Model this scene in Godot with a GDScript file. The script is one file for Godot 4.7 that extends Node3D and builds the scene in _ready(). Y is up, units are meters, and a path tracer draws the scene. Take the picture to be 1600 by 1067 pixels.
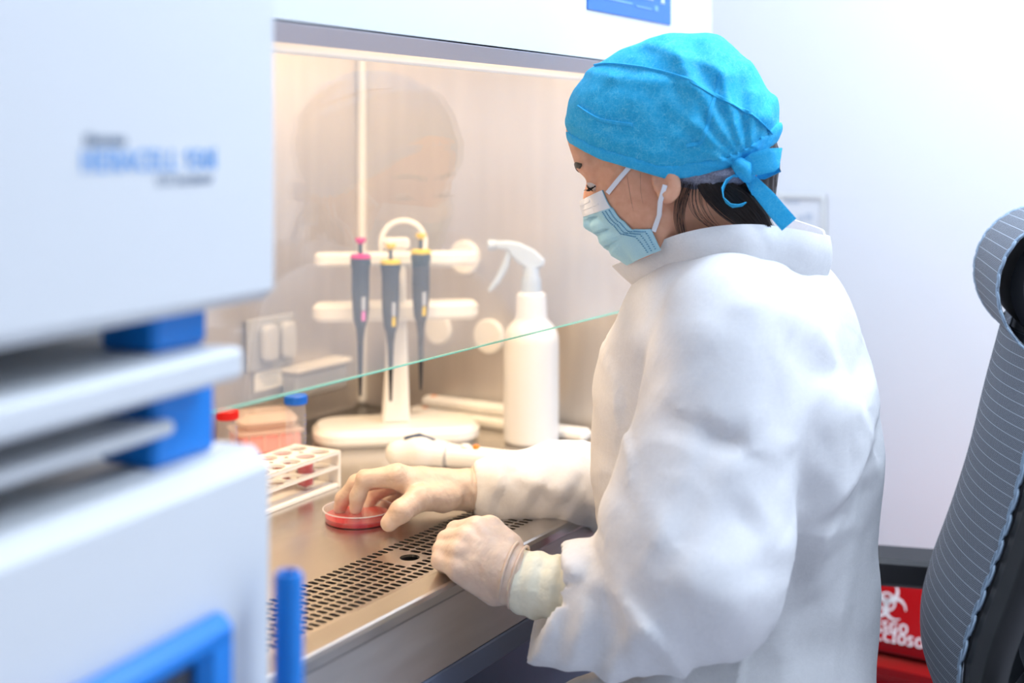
extends Node3D
# A laboratory bench scene: a worker in a white gown at a stainless safety cabinet.
# World: x runs along the cabinet's front, -z goes into the cabinet, y is up, metres.

const FORE := Vector3(0.8546, 0.0, -0.5192)   # the way the camera looks, level
const SIDE := Vector3(0.5192, 0.0, 0.8546)    # to the right of that

var M := {}
var used := {}
var rng := RandomNumberGenerator.new()

func _ready() -> void:
	rng.seed = 11
	set_camera()
	set_world()
	make_materials()
	build_room()
	build_cabinet()
	build_incubators()
	build_chair()
	build_bin()
	build_person()
	build_bench_things()
	build_small_things()

func set_camera() -> void:
	var c := Camera3D.new()
	c.name = "camera"
	var a := CameraAttributesPhysical.new()
	a.frustum_focal_length = 45.0
	a.frustum_focus_distance = 1.53
	a.exposure_aperture = 2.2
	a.frustum_near = 0.05
	a.frustum_far = 50.0
	add_child(c)
	c.attributes = a
	c.projection = Camera3D.PROJECTION_FRUSTUM
	c.near = 0.05
	c.far = 50.0
	c.size = 0.05 * 1067.0 / 2000.0
	c.frustum_offset = Vector2(0.0, -0.05 * 305.5 / 2000.0)
	c.position = Vector3(0, 1.237, 0)
	c.basis = Basis(SIDE, Vector3.UP, -FORE)
	c.current = true

func set_world() -> void:
	var w := WorldEnvironment.new()
	w.name = "surroundings"
	var e := Environment.new()
	e.background_mode = Environment.BG_COLOR
	e.background_color = Color(0.75, 0.8, 0.9)
	e.tonemap_mode = Environment.TONE_MAPPER_LINEAR
	e.tonemap_exposure = 1.22
	e.sdfgi_enabled = true
	e.ssao_enabled = true
	e.ssil_enabled = true
	w.environment = e
	add_child(w)
	for s in [[1.6, 0.45, 2.3], [1.8, 1.45, 1.1], [1.75, -0.3, 1.75]]:
		area_light("ceiling_panel", Vector3(s[0], 2.565, s[1]), Vector2(1.1, 0.55), Color(0.85, 0.92, 1.0), s[2], Vector3(-90, 0, 0))

func area_light(called: String, at: Vector3, size: Vector2, color: Color, energy: float, turn: Vector3) -> void:
	var l := AreaLight3D.new()
	l.name = numbered(called)
	l.area_size = size
	l.light_color = color
	l.light_energy = energy
	l.area_normalize_energy = true
	l.area_range = 12.0
	l.shadow_enabled = true
	add_child(l)
	l.position = at
	l.rotation_degrees = turn

# ------------------------------------------------------------------ names and nodes
func numbered(called: String) -> String:
	var n: int = used.get(called, 0)
	used[called] = n + 1
	return called if n == 0 else "%s_%03d" % [called, n]

func thing(called: String, label: String, category: String, at := Vector3.ZERO, turn := 0.0, group := "") -> Node3D:
	var o := Node3D.new()
	o.name = numbered(called)
	add_child(o)
	o.position = at
	o.rotation.y = turn
	tag(o, label, category, group)
	return o

func tag(o: Node, label: String, category: String, group := "") -> void:
	o.set_meta("label", label)
	o.set_meta("category", category)
	if group != "":
		o.set_meta("group", group)

func part(parent: Node, called: String, g, m: Material, at := Vector3.ZERO) -> MeshInstance3D:
	var o := MeshInstance3D.new()
	o.name = called
	o.mesh = g.mesh() if g is Geo else g
	o.material_override = m
	parent.add_child(o, true)
	o.position = at
	return o

func struct(called: String, g: Geo, m: Material) -> MeshInstance3D:
	var o := part(self, called, g, m)
	o.set_meta("kind", "structure")
	return o

func text(parent: Node, called: String, words: String, size: float, m: Material, tr: Transform3D, font := "Droid Sans", bold := false, depth := 0.0006) -> MeshInstance3D:
	var t := TextMesh.new()
	var f := SystemFont.new()
	f.font_names = PackedStringArray([font])
	if bold:
		f.font_weight = 700
	t.font = f
	t.text = words
	t.font_size = 32
	t.pixel_size = size / 32.0
	t.depth = depth
	t.curve_step = 2.0
	var o := part(parent, called, t, m)
	o.transform = tr
	return o

# ------------------------------------------------------------------ mesh building
class Geo:
	var V := PackedVector3Array()
	var T := PackedVector2Array()
	var I := PackedInt32Array()
	var first := 0      # first index of the shape under way

	func orient() -> void:
		# turn the shape under way so that its faces run clockwise seen from outside
		var vol := 0.0
		var c := Vector3.ZERO
		var n := I.size() - first
		if n == 0:
			return
		for k in range(first, I.size()):
			c += V[I[k]]
		c /= n
		for k in range(first, I.size(), 3):
			vol += (V[I[k]] - c).dot((V[I[k + 1]] - c).cross(V[I[k + 2]] - c))
		if vol > 0.0:
			for k in range(first, I.size(), 3):
				var s := I[k]
				I[k] = I[k + 1]
				I[k + 1] = s
		first = I.size()

	func put(p: Vector3, t := Vector2.ZERO) -> int:
		V.append(p)
		T.append(t)
		return V.size() - 1

	func poly(points: Array) -> void:
		# flat convex face with corners of its own
		var a := V.size()
		for p in points:
			put(p)
		for k in range(1, points.size() - 1):
			I.append(a)
			I.append(a + k)
			I.append(a + k + 1)

	func grid(rows: Array, round_u := false, round_v := false) -> void:
		# smooth sheet through rows of points
		var a := V.size()
		var nv := rows.size()
		var nu: int = rows[0].size()
		for j in nv:
			for i in nu:
				put(rows[j][i], Vector2(float(i) / (nu - 1), float(j) / (nv - 1)))
		for j in (nv if round_v else nv - 1):
			for i in (nu if round_u else nu - 1):
				var p := a + j * nu + i
				var q := a + j * nu + (i + 1) % nu
				var s := a + ((j + 1) % nv) * nu + i
				var t := a + ((j + 1) % nv) * nu + (i + 1) % nu
				I.append(p); I.append(q); I.append(t)
				I.append(p); I.append(t); I.append(s)

	func box(c: Vector3, size: Vector3, ch := 0.002, b := Basis()) -> Geo:
		ch = minf(ch, minf(size.x, minf(size.y, size.z)) * 0.45)
		var h := size * 0.5
		var at := func(sx: int, sy: int, sz: int, axis: int) -> Vector3:
			var p := Vector3(sx * h.x, sy * h.y, sz * h.z)
			if axis != 0: p.x -= sx * ch
			if axis != 1: p.y -= sy * ch
			if axis != 2: p.z -= sz * ch
			return c + b * p
		for s in [-1, 1]:
			var w: Array = [[-1, -1], [1, -1], [1, 1], [-1, 1]] if s == 1 else [[-1, 1], [1, 1], [1, -1], [-1, -1]]
			poly(w.map(func(q): return at.call(s, q[0], q[1], 0)))
			poly(w.map(func(q): return at.call(q[1], s, q[0], 1)))
			poly(w.map(func(q): return at.call(q[0], q[1], s, 2)))
		for s in [-1, 1]:
			for t in [-1, 1]:
				var e: Array = [at.call(s, t, -1, 0), at.call(s, t, 1, 0), at.call(s, t, 1, 1), at.call(s, t, -1, 1)]
				if s * t < 0: e.reverse()
				e.reverse()
				poly(e)
				e = [at.call(-1, s, t, 1), at.call(1, s, t, 1), at.call(1, s, t, 2), at.call(-1, s, t, 2)]
				if s * t < 0: e.reverse()
				e.reverse()
				poly(e)
				e = [at.call(s, -1, t, 2), at.call(s, 1, t, 2), at.call(s, 1, t, 0), at.call(s, -1, t, 0)]
				if s * t > 0: e.reverse()
				poly(e)
				for u in [-1, 1]:
					var k: Array = [at.call(s, t, u, 0), at.call(s, t, u, 1), at.call(s, t, u, 2)]
					if s * t * u < 0: k.reverse()
					poly(k)
		orient()
		return self

	func lathe(profile: Array, seg := 32, tr := Transform3D(), closed := false) -> Geo:
		# profile: Vector2(radius, height); corners sharper than 35 degrees stay sharp
		var runs := [[profile[0]]]
		for k in range(1, profile.size()):
			runs[-1].append(profile[k])
			if k < profile.size() - 1:
				var u: Vector2 = (profile[k] - profile[k - 1]).normalized()
				var w: Vector2 = (profile[k + 1] - profile[k]).normalized()
				if u.dot(w) < 0.82:
					runs.append([profile[k]])
		if closed:
			runs.append([profile[-1], profile[0]])
		for run in runs:
			var rows := []
			for q in run:
				var row := PackedVector3Array()
				for i in seg + 1:
					var a := TAU * i / seg
					row.append(tr * Vector3(q.x * cos(a), q.y, q.x * sin(a)))
				rows.append(row)
			grid(rows)
		orient()
		return self

	func tube(path: Array, radii, seg := 12, flat := 1.0, sidewards := Vector3.ZERO) -> Geo:
		# a pipe along a path with rounded ends; flat squeezes it across sidewards
		var rows := []
		var n := path.size()
		var side := Vector3.ZERO
		for k in n:
			var dir: Vector3 = (path[mini(k + 1, n - 1)] - path[maxi(k - 1, 0)]).normalized()
			if side == Vector3.ZERO:
				side = sidewards if sidewards != Vector3.ZERO else (Vector3.UP if absf(dir.y) < 0.8 else Vector3.RIGHT)
			side = (side - dir * side.dot(dir)).normalized()
			var other := dir.cross(side)
			var rad: float = radii[k] if radii is Array else radii
			var ring := func(at: Vector3, rr: float) -> PackedVector3Array:
				var row := PackedVector3Array()
				for i in seg:
					var a := TAU * i / seg
					row.append(at + side * (cos(a) * rr) + other * (sin(a) * rr * flat))
				return row
			if k == 0:
				for s in [0.05, 0.55, 0.85]:
					rows.append(ring.call(path[0] - dir * rad * minf(flat, 1.0) * sqrt(1.0 - s * s), rad * s))
			rows.append(ring.call(path[k], rad))
			if k == n - 1:
				for s in [0.85, 0.55, 0.05]:
					rows.append(ring.call(path[k] + dir * rad * minf(flat, 1.0) * sqrt(1.0 - s * s), rad * s))
		grid(rows, true)
		orient()
		return self

	func slab(outline: PackedVector2Array, h0: float, h1: float, ch := 0.002, tr := Transform3D()) -> Geo:
		# an outline in x and z, drawn up from h0 to h1 with chamfered rims
		var n := outline.size()
		var inner := outline
		if ch > 0.0:
			inner = PackedVector2Array()
			var area := 0.0
			for k in n:
				area += outline[k].cross(outline[(k + 1) % n])
			var sg := 1.0 if area > 0.0 else -1.0
			for k in n:
				var u := (outline[k] - outline[(k + n - 1) % n]).normalized()
				var w := (outline[(k + 1) % n] - outline[k]).normalized()
				var b := (Vector2(-u.y, u.x) + Vector2(-w.y, w.x)).normalized()
				var s := ch / maxf(0.5, b.dot(Vector2(-w.y, w.x)))
				inner.append(outline[k] + b * s * sg)
		var tris := Geometry2D.triangulate_polygon(inner)
		for hh in [h0, h1]:
			var a := V.size()
			for q in inner:
				put(tr * Vector3(q.x, hh, q.y))
			for k in range(0, tris.size(), 3):
				if hh == h1:
					I.append(a + tris[k]); I.append(a + tris[k + 1]); I.append(a + tris[k + 2])
				else:
					I.append(a + tris[k]); I.append(a + tris[k + 2]); I.append(a + tris[k + 1])
		# walls: match the winding of the caps
		var rings := [[inner, h0], [outline, h0 + ch], [outline, h1 - ch], [inner, h1]]
		var area2 := 0.0
		for k in n:
			area2 += outline[k].cross(outline[(k + 1) % n])
		var t0 := 0.0
		if tris.size():
			t0 = (inner[tris[1]] - inner[tris[0]]).cross(inner[tris[2]] - inner[tris[0]])
		var same := t0 * area2 > 0.0
		for j in 3:
			if ch <= 0.0 and j != 1:
				continue
			for k in n:
				var p: Vector2 = rings[j][0][k]
				var q: Vector2 = rings[j][0][(k + 1) % n]
				var s: Vector2 = rings[j + 1][0][(k + 1) % n]
				var t: Vector2 = rings[j + 1][0][k]
				var f := [tr * Vector3(p.x, rings[j][1], p.y), tr * Vector3(q.x, rings[j][1], q.y), tr * Vector3(s.x, rings[j + 1][1], s.y), tr * Vector3(t.x, rings[j + 1][1], t.y)]
				if not same:
					f.reverse()
				poly(f)
		orient()
		return self

	func ribbon(path: Array, across: Array, width, thick := 0.0012) -> Geo:
		# a strip of cloth: path of points, directions across, width at each point
		var n := path.size()
		var rows := []
		for k in n:
			var dir: Vector3 = (path[mini(k + 1, n - 1)] - path[maxi(k - 1, 0)]).normalized()
			var s: Vector3 = (across[k] - dir * across[k].dot(dir)).normalized()
			var up := dir.cross(s) * thick * 0.5
			var w: float = (width[k] if width is Array else width) * 0.5
			var row := PackedVector3Array()
			for i in 5:
				row.append(path[k] + s * (w * (i - 2) / 2.0) + up)
			for i in 5:
				row.append(path[k] + s * (w * (2 - i) / 2.0) - up)
			rows.append(row)
		grid(rows, true)
		poly(Array(rows[0]))
		var last := Array(rows[n - 1])
		last.reverse()
		poly(last)
		orient()
		return self

	func shell(rows: Array, thick: float) -> Geo:
		# a sheet given a thickness: outer rows, inner rows set back, and the rim
		var nv := rows.size()
		var nu: int = rows[0].size()
		var inner := []
		for j in nv:
			var row := PackedVector3Array()
			for i in nu:
				var du: Vector3 = rows[j][mini(i + 1, nu - 1)] - rows[j][maxi(i - 1, 0)]
				var dv: Vector3 = rows[mini(j + 1, nv - 1)][i] - rows[maxi(j - 1, 0)][i]
				row.append(rows[j][i] + du.cross(dv).normalized() * thick)
			inner.append(row)
		var all := []
		for j in nv:
			var row := PackedVector3Array(rows[j])
			var back := PackedVector3Array(inner[j])
			back.reverse()
			row.append_array(back)
			all.append(row)
		grid(all, true)
		for j in [0, nv - 1]:
			var a := V.size()
			for i in nu:
				put(rows[j][i])
				put(inner[j][i])
			for i in nu - 1:
				var q := [a + 2 * i, a + 2 * i + 1, a + 2 * i + 3, a + 2 * i + 2]
				if j != 0:
					q.reverse()
				I.append(q[0]); I.append(q[1]); I.append(q[2])
				I.append(q[0]); I.append(q[2]); I.append(q[3])
		orient()
		return self

	func add(g: Geo, tr := Transform3D()) -> Geo:
		var a := V.size()
		for k in g.V.size():
			put(tr * g.V[k], g.T[k])
		for i in g.I:
			I.append(a + i)
		first = I.size()
		return self

	func mesh() -> ArrayMesh:
		var N := PackedVector3Array()
		N.resize(V.size())
		for k in range(0, I.size(), 3):
			var f := (V[I[k + 2]] - V[I[k]]).cross(V[I[k + 1]] - V[I[k]])
			N[I[k]] += f
			N[I[k + 1]] += f
			N[I[k + 2]] += f
		for k in N.size():
			N[k] = N[k].normalized() if N[k].length_squared() > 1e-24 else Vector3.UP
		var arr := []
		arr.resize(Mesh.ARRAY_MAX)
		arr[Mesh.ARRAY_VERTEX] = V
		arr[Mesh.ARRAY_NORMAL] = N
		arr[Mesh.ARRAY_TEX_UV] = T
		arr[Mesh.ARRAY_INDEX] = I
		var m := ArrayMesh.new()
		m.add_surface_from_arrays(Mesh.PRIMITIVE_TRIANGLES, arr)
		return m

# limbs: tapered capsules joined by a smooth minimum
class Limbs:
	var A := PackedVector3Array()
	var D := PackedVector3Array()
	var L := PackedFloat32Array()
	var R := PackedFloat32Array()
	var E := PackedFloat32Array()
	var k := 0.02

	func _init(soft := 0.02) -> void:
		k = soft

	func bone(a: Vector3, ra: float, b: Vector3, rb: float) -> Limbs:
		A.append(a)
		D.append(b - a)
		L.append(1.0 / maxf((b - a).length_squared(), 1e-9))
		R.append(ra)
		E.append(rb - ra)
		return self

	func chain(points: Array) -> Limbs:
		for i in range(points.size() - 1):
			bone(points[i][0], points[i][1], points[i + 1][0], points[i + 1][1])
		return self

	func at(p: Vector3) -> float:
		var res := 1e3
		for i in A.size():
			var q := p - A[i]
			var t := clampf(q.dot(D[i]) * L[i], 0.0, 1.0)
			var d := (q - D[i] * t).length() - R[i] - E[i] * t
			var h := k - absf(d - res)
			if h > 0.0:
				res = minf(d, res) - h * h * 0.25 / k
			elif d < res:
				res = d
		return res

	func bounds(more := 0.01) -> AABB:
		var b := AABB(A[0], Vector3.ZERO)
		for i in A.size():
			b = b.merge(AABB(A[i], Vector3.ZERO).grow(R[i])).merge(AABB(A[i] + D[i], Vector3.ZERO).grow(R[i] + E[i]))
		return b.grow(more)

static func smin(a: float, b: float, k: float) -> float:
	var h := maxf(k - absf(a - b), 0.0) / k
	return minf(a, b) - h * h * k * 0.25

static func smax(a: float, b: float, k: float) -> float:
	return -smin(-a, -b, k)

func nets(f: Callable, box: AABB, h: float) -> Geo:
	# surface nets over the field f, visiting only blocks near the surface
	var B := 4
	var lo := box.position
	var bx := int(ceil(box.size.x / h / B))
	var by := int(ceil(box.size.y / h / B))
	var bz := int(ceil(box.size.z / h / B))
	var cx := bx * B + 1
	var cy := by * B + 1
	var cz := bz * B + 1
	var vals := PackedFloat32Array()
	vals.resize(cx * cy * cz)
	vals.fill(1e9)
	var ids := PackedInt32Array()
	ids.resize(cx * cy * cz)
	ids.fill(-1)
	var live := []
	var reach := B * h * 0.87 * 1.4 + h
	for k in bz:
		for j in by:
			for i in bx:
				var d: float = f.call(lo + Vector3(i + 0.5, j + 0.5, k + 0.5) * (B * h))
				if absf(d) < reach:
					live.append(Vector3i(i, j, k) * B)
	var sy := cx
	var sz := cx * cy
	for b in live:
		for k in range(b.z, b.z + B + 1):
			for j in range(b.y, b.y + B + 1):
				var row: int = k * sz + j * sy
				for i in range(b.x, b.x + B + 1):
					if vals[row + i] > 1e8:
						vals[row + i] = f.call(lo + Vector3(i, j, k) * h)
	var off := PackedInt32Array([0, 1, sy, sy + 1, sz, sz + 1, sz + sy, sz + sy + 1])
	var corner := [Vector3(0, 0, 0), Vector3(1, 0, 0), Vector3(0, 1, 0), Vector3(1, 1, 0), Vector3(0, 0, 1), Vector3(1, 0, 1), Vector3(0, 1, 1), Vector3(1, 1, 1)]
	var edges := PackedInt32Array([0, 1, 2, 3, 4, 5, 6, 7, 0, 2, 1, 3, 4, 6, 5, 7, 0, 4, 1, 5, 2, 6, 3, 7])
	var g := Geo.new()
	for b in live:
		for k in range(b.z, b.z + B):
			for j in range(b.y, b.y + B):
				for i in range(b.x, b.x + B):
					var at: int = k * sz + j * sy + i
					var inside := 0
					for c in 8:
						if vals[at + off[c]] < 0.0:
							inside += 1
					if inside == 0 or inside == 8:
						continue
					var sum := Vector3.ZERO
					var n := 0
					for e in range(0, 24, 2):
						var va := vals[at + off[edges[e]]]
						var vb := vals[at + off[edges[e + 1]]]
						if (va < 0.0) != (vb < 0.0):
							sum += corner[edges[e]].lerp(corner[edges[e + 1]], va / (va - vb))
							n += 1
					ids[at] = g.put(lo + (Vector3(i, j, k) + sum / n) * h)
	for b in live:
		for k in range(b.z, b.z + B):
			for j in range(b.y, b.y + B):
				for i in range(b.x, b.x + B):
					var at: int = k * sz + j * sy + i
					var s := vals[at] < 0.0
					for axis in 3:
						var step: int = [1, sy, sz][axis]
						var u: int = [sy, sz, 1][axis]
						var w: int = [sz, 1, sy][axis]
						if (vals[at + step] < 0.0) == s or at - u - w < 0:
							continue
						var q0 := ids[at]
						var q1 := ids[at - u]
						var q2 := ids[at - u - w]
						var q3 := ids[at - w]
						if q0 < 0 or q1 < 0 or q2 < 0 or q3 < 0:
							continue
						if s:
							g.I.append_array(PackedInt32Array([q0, q3, q2, q0, q2, q1]))
						else:
							g.I.append_array(PackedInt32Array([q0, q1, q2, q0, q2, q3]))
	g.orient()
	return g

func rounded_rect(w: float, d: float, rad: float, seg := 6) -> PackedVector2Array:
	var out := PackedVector2Array()
	for c in 4:
		var sx: float = [1, -1, -1, 1][c]
		var sy: float = [1, 1, -1, -1][c]
		for i in seg + 1:
			var a := PI / 2 * (c + float(i) / seg)
			out.append(Vector2(sx * (w / 2 - rad) + cos(a) * rad, sy * (d / 2 - rad) + sin(a) * rad))
	return out

# ------------------------------------------------------------------ materials
func mat(c: Color, rough := 0.6, metal := 0.0, spec := 0.5) -> StandardMaterial3D:
	var m := StandardMaterial3D.new()
	m.albedo_color = c
	m.roughness = rough
	m.metallic = metal
	m.metallic_specular = spec
	return m

func clear(c: Color, alpha: float, rough := 0.03) -> StandardMaterial3D:
	var m := mat(Color(c.r, c.g, c.b, alpha), rough)
	m.transparency = BaseMaterial3D.TRANSPARENCY_ALPHA
	return m

func noise_tex(freq: float, seed_: int, octaves := 3, lo := Color.BLACK, hi := Color.WHITE, size := 256, normal := false, bump := 4.0) -> NoiseTexture2D:
	var n := FastNoiseLite.new()
	n.seed = seed_
	n.frequency = freq
	n.fractal_octaves = octaves
	var t := NoiseTexture2D.new()
	t.width = size
	t.height = size
	t.seamless = true
	t.noise = n
	if normal:
		t.as_normal_map = true
		t.bump_strength = bump
	else:
		var gr := Gradient.new()
		gr.set_color(0, lo)
		gr.set_color(1, hi)
		t.color_ramp = gr
	return t

func crumple_tex() -> NoiseTexture2D:
	# creases of a stiff nonwoven cloth: straight edged facets
	var n := FastNoiseLite.new()
	n.seed = 77
	n.noise_type = FastNoiseLite.TYPE_CELLULAR
	n.cellular_return_type = FastNoiseLite.RETURN_DISTANCE2_SUB
	n.frequency = 0.011
	n.fractal_octaves = 2
	n.domain_warp_enabled = true
	n.domain_warp_amplitude = 18.0
	n.domain_warp_frequency = 0.01
	var t := NoiseTexture2D.new()
	t.width = 512
	t.height = 512
	t.seamless = true
	t.noise = n
	t.as_normal_map = true
	t.bump_strength = 5.0
	return t

func triplanar(m: StandardMaterial3D, scale: Vector3, world := false) -> StandardMaterial3D:
	m.uv1_triplanar = true
	m.uv1_world_triplanar = world
	m.uv1_scale = scale
	return m

func fibre_image(size: int, base: Color, light: Color, dark: Color, count: int, seed_: int) -> ImageTexture:
	# short bent threads of a nonwoven cloth
	var im := Image.create(size, size, false, Image.FORMAT_RGB8)
	im.fill(base)
	var q := RandomNumberGenerator.new()
	q.seed = seed_
	for n in count:
		var p := Vector2(q.randf() * size, q.randf() * size)
		var a := q.randf() * TAU
		var bend := q.randf_range(-0.06, 0.06)
		var c := light if q.randf() < 0.62 else dark
		var share := q.randf_range(0.15, 0.6)
		for s in q.randi_range(18, 60):
			var x := posmod(int(p.x), size)
			var y := posmod(int(p.y), size)
			im.set_pixel(x, y, im.get_pixel(x, y).lerp(c, share))
			a += bend
			p += Vector2(cos(a), sin(a))
	return ImageTexture.create_from_image(im)

func make_materials() -> void:
	M.wall = mat(Color(0.96, 0.955, 0.96), 0.85)
	M.wall.normal_enabled = true
	M.wall.normal_texture = noise_tex(0.05, 3, 4, Color.BLACK, Color.WHITE, 256, true, 1.5)
	M.wall.normal_scale = 0.15
	triplanar(M.wall, Vector3.ONE * 3.0)
	M.ceiling = mat(Color(0.96, 0.96, 0.96), 0.9)
	M.floor = mat(Color(1, 1, 1), 0.35)
	M.floor.albedo_texture = noise_tex(0.02, 5, 4, Color(0.74, 0.73, 0.76), Color(0.80, 0.79, 0.81))
	triplanar(M.floor, Vector3.ONE * 1.5)
	M.base = mat(Color(0.93, 0.93, 0.95), 0.5)
	# brushed stainless steel: streaks along x
	M.steel = mat(Color(1, 1, 1), 0.3, 1.0)
	M.steel.albedo_texture = noise_tex(0.03, 7, 4, Color(0.80, 0.785, 0.77), Color(0.83, 0.815, 0.80))
	M.steel.roughness_texture = noise_tex(0.03, 8, 3, Color(0.85, 0.85, 0.85), Color(1, 1, 1))
	M.steel.roughness = 0.27
	triplanar(M.steel, Vector3(0.9, 5.0, 5.0))
	M.steel_front = M.steel.duplicate()
	M.steel_front.roughness = 0.5
	M.steel_back = mat(Color(1, 1, 1), 0.5, 1.0)
	M.steel_back.albedo_texture = noise_tex(0.03, 17, 4, Color(0.83, 0.81, 0.79), Color(0.87, 0.85, 0.83))
	M.steel_back.roughness_texture = noise_tex(0.04, 18, 4, Color(0.85, 0.85, 0.85), Color(1, 1, 1))
	M.steel_back.roughness = 0.5
	triplanar(M.steel_back, Vector3(3.0, 0.3, 3.0))
	M.cabinet = mat(Color(0.86, 0.87, 0.88), 0.4)
	M.cabinet_grey = mat(Color(0.82, 0.82, 0.87), 0.5)
	M.cabinet_base = mat(Color(0.36, 0.40, 0.48), 0.5)
	M.glass = clear(Color(0.93, 0.96, 1.0), 0.07, 0.0)
	M.glass_edge = mat(Color(0.50, 0.80, 0.70), 0.15)
	M.white_plastic = mat(Color(0.95, 0.94, 0.92), 0.35)
	M.milky = mat(Color(0.95, 0.945, 0.94), 0.35)
	M.milky.backlight_enabled = true
	M.milky.backlight = Color(0.5, 0.5, 0.5)
	M.spray = mat(Color(0.74, 0.79, 0.84), 0.4)
	M.slate = mat(Color(0.20, 0.24, 0.30), 0.4)
	M.shaft = mat(Color(0.17, 0.18, 0.21), 0.4)
	M.yellow = mat(Color(0.93, 0.80, 0.10), 0.4)
	M.magenta = mat(Color(0.88, 0.10, 0.52), 0.4)
	M.pale_pink = mat(Color(0.92, 0.50, 0.80), 0.4)
	M.pale_print = mat(Color(0.72, 0.75, 0.80), 0.5)
	M.blue_cap = mat(Color(0.05, 0.42, 0.85), 0.4)
	M.red_cap = mat(Color(0.85, 0.06, 0.07), 0.4)
	M.clear_plastic = clear(Color(0.95, 0.95, 1.0), 0.03, 0.03)
	M.tube_plastic = clear(Color(0.93, 0.93, 0.97), 0.12, 0.1)
	M.tube_print = mat(Color(0.30, 0.45, 0.80), 0.5)
	M.rim = mat(Color(0.95, 0.93, 0.95, 0.5), 0.3)
	M.rim.transparency = BaseMaterial3D.TRANSPARENCY_ALPHA
	M.agar = mat(Color(0.72, 0.03, 0.12), 0.15)
	M.sample_red = mat(Color(0.80, 0.12, 0.18), 0.3)
	M.orange = mat(Color(0.95, 0.52, 0.08), 0.4)
	M.navy = mat(Color(0.12, 0.24, 0.38), 0.4)
	M.grey_plastic = mat(Color(0.68, 0.69, 0.71), 0.4)
	M.cover = mat(Color(0.78, 0.79, 0.81), 0.4)
	M.paper = mat(Color(0.94, 0.94, 0.92), 0.8)
	M.ink = mat(Color(0.30, 0.31, 0.34), 0.8)
	M.pink_tray = mat(Color(0.93, 0.62, 0.58), 0.4)
	M.pink_clear = clear(Color(0.98, 0.88, 0.82), 0.45, 0.15)
	M.incubator = mat(Color(0.85, 0.86, 0.87), 0.45)
	M.incubator_dark = mat(Color(0.30, 0.36, 0.42), 0.55)
	M.incubator_blue = mat(Color(0.03, 0.50, 0.86), 0.35)
	M.screen = mat(Color(0.10, 0.14, 0.20), 0.15)
	M.print_blue = mat(Color(0.40, 0.64, 0.88), 0.5)
	M.print_dark = mat(Color(0.38, 0.46, 0.56), 0.5)
	M.print_grey = mat(Color(0.50, 0.57, 0.66), 0.5)
	M.panel_blue = mat(Color(0.18, 0.45, 0.80), 0.35)
	M.panel_light = mat(Color(0.45, 0.66, 0.92), 0.35)
	M.display = mat(Color(0.22, 0.24, 0.24), 0.25)
	M.key = mat(Color(0.80, 0.86, 0.93), 0.4)
	M.green = mat(Color(0.35, 0.75, 0.35), 0.4)
	M.black = mat(Color(0.06, 0.07, 0.085), 0.42)
	M.black_soft = mat(Color(0.10, 0.105, 0.125), 0.5)
	M.charcoal = mat(Color(0.20, 0.205, 0.23), 0.55)
	M.red = mat(Color(0.70, 0.02, 0.06), 0.25)
	M.white_print = mat(Color(0.95, 0.93, 0.94), 0.5)
	M.faint_print = mat(Color(0.82, 0.84, 0.88), 0.8)
	M.chrome = mat(Color(0.75, 0.75, 0.77), 0.25, 1.0)
	# cloth, skin, rubber
	M.gown = mat(Color(1, 1, 1), 0.75, 0.0, 0.35)
	M.gown.albedo_texture = fibre_image(512, Color(0.925, 0.925, 0.93), Color(0.955, 0.955, 0.96), Color(0.905, 0.905, 0.91), 9000, 21)
	M.gown.normal_enabled = true
	M.gown.normal_texture = crumple_tex()
	M.gown.normal_scale = 0.22
	M.gown.backlight_enabled = true
	M.gown.backlight = Color(0.35, 0.35, 0.35)
	triplanar(M.gown, Vector3.ONE * 2.5)
	M.cap = mat(Color(1, 1, 1), 0.7, 0.0, 0.35)
	M.cap.albedo_texture = fibre_image(1024, Color(0.14, 0.68, 0.89), Color(0.66, 0.93, 0.99), Color(0.04, 0.55, 0.80), 21000, 22)
	M.cap.backlight_enabled = true
	M.cap.backlight = Color(0.3, 0.3, 0.3)
	triplanar(M.cap, Vector3.ONE * 4.2)
	M.cap_band = mat(Color(1, 1, 1), 0.7, 0.0, 0.35)
	M.cap_band.albedo_texture = fibre_image(512, Color(0.16, 0.68, 0.91), Color(0.50, 0.87, 0.98), Color(0.10, 0.60, 0.85), 5000, 23)
	triplanar(M.cap_band, Vector3.ONE * 10.0)
	M.net = mat(Color(1, 1, 1), 0.8)
	M.net.albedo_texture = fibre_image(512, Color(0.44, 0.45, 0.53), Color(0.88, 0.90, 0.95), Color(0.22, 0.21, 0.27), 8000, 24)
	triplanar(M.net, Vector3.ONE * 14.0)
	M.mask = mat(Color(1, 1, 1), 0.75, 0.0, 0.35)
	M.mask.albedo_texture = fibre_image(512, Color(0.68, 0.87, 0.935), Color(0.78, 0.92, 0.965), Color(0.62, 0.83, 0.91), 7000, 25)
	triplanar(M.mask, Vector3.ONE * 10.0)
	M.mask_white = mat(Color(0.92, 0.93, 0.95), 0.75)
	M.loop = mat(Color(0.93, 0.94, 0.97), 0.7)
	M.skin = mat(Color(1, 1, 1), 0.5, 0.0, 0.4)
	M.skin.albedo_texture = noise_tex(0.03, 41, 4, Color(0.86, 0.62, 0.50), Color(0.92, 0.70, 0.58))
	M.skin.subsurf_scatter_enabled = true
	M.skin.subsurf_scatter_strength = 0.12
	triplanar(M.skin, Vector3.ONE * 9.0)
	M.lip_lid = mat(Color(0.70, 0.43, 0.32), 0.5)
	M.eye_white = mat(Color(0.85, 0.80, 0.78), 0.2)
	M.eye_dark = mat(Color(0.07, 0.04, 0.03), 0.15)
	M.hair = mat(Color(0.13, 0.08, 0.06), 0.4)
	M.glove = mat(Color(1, 1, 1), 0.42, 0.0, 0.45)
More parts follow.
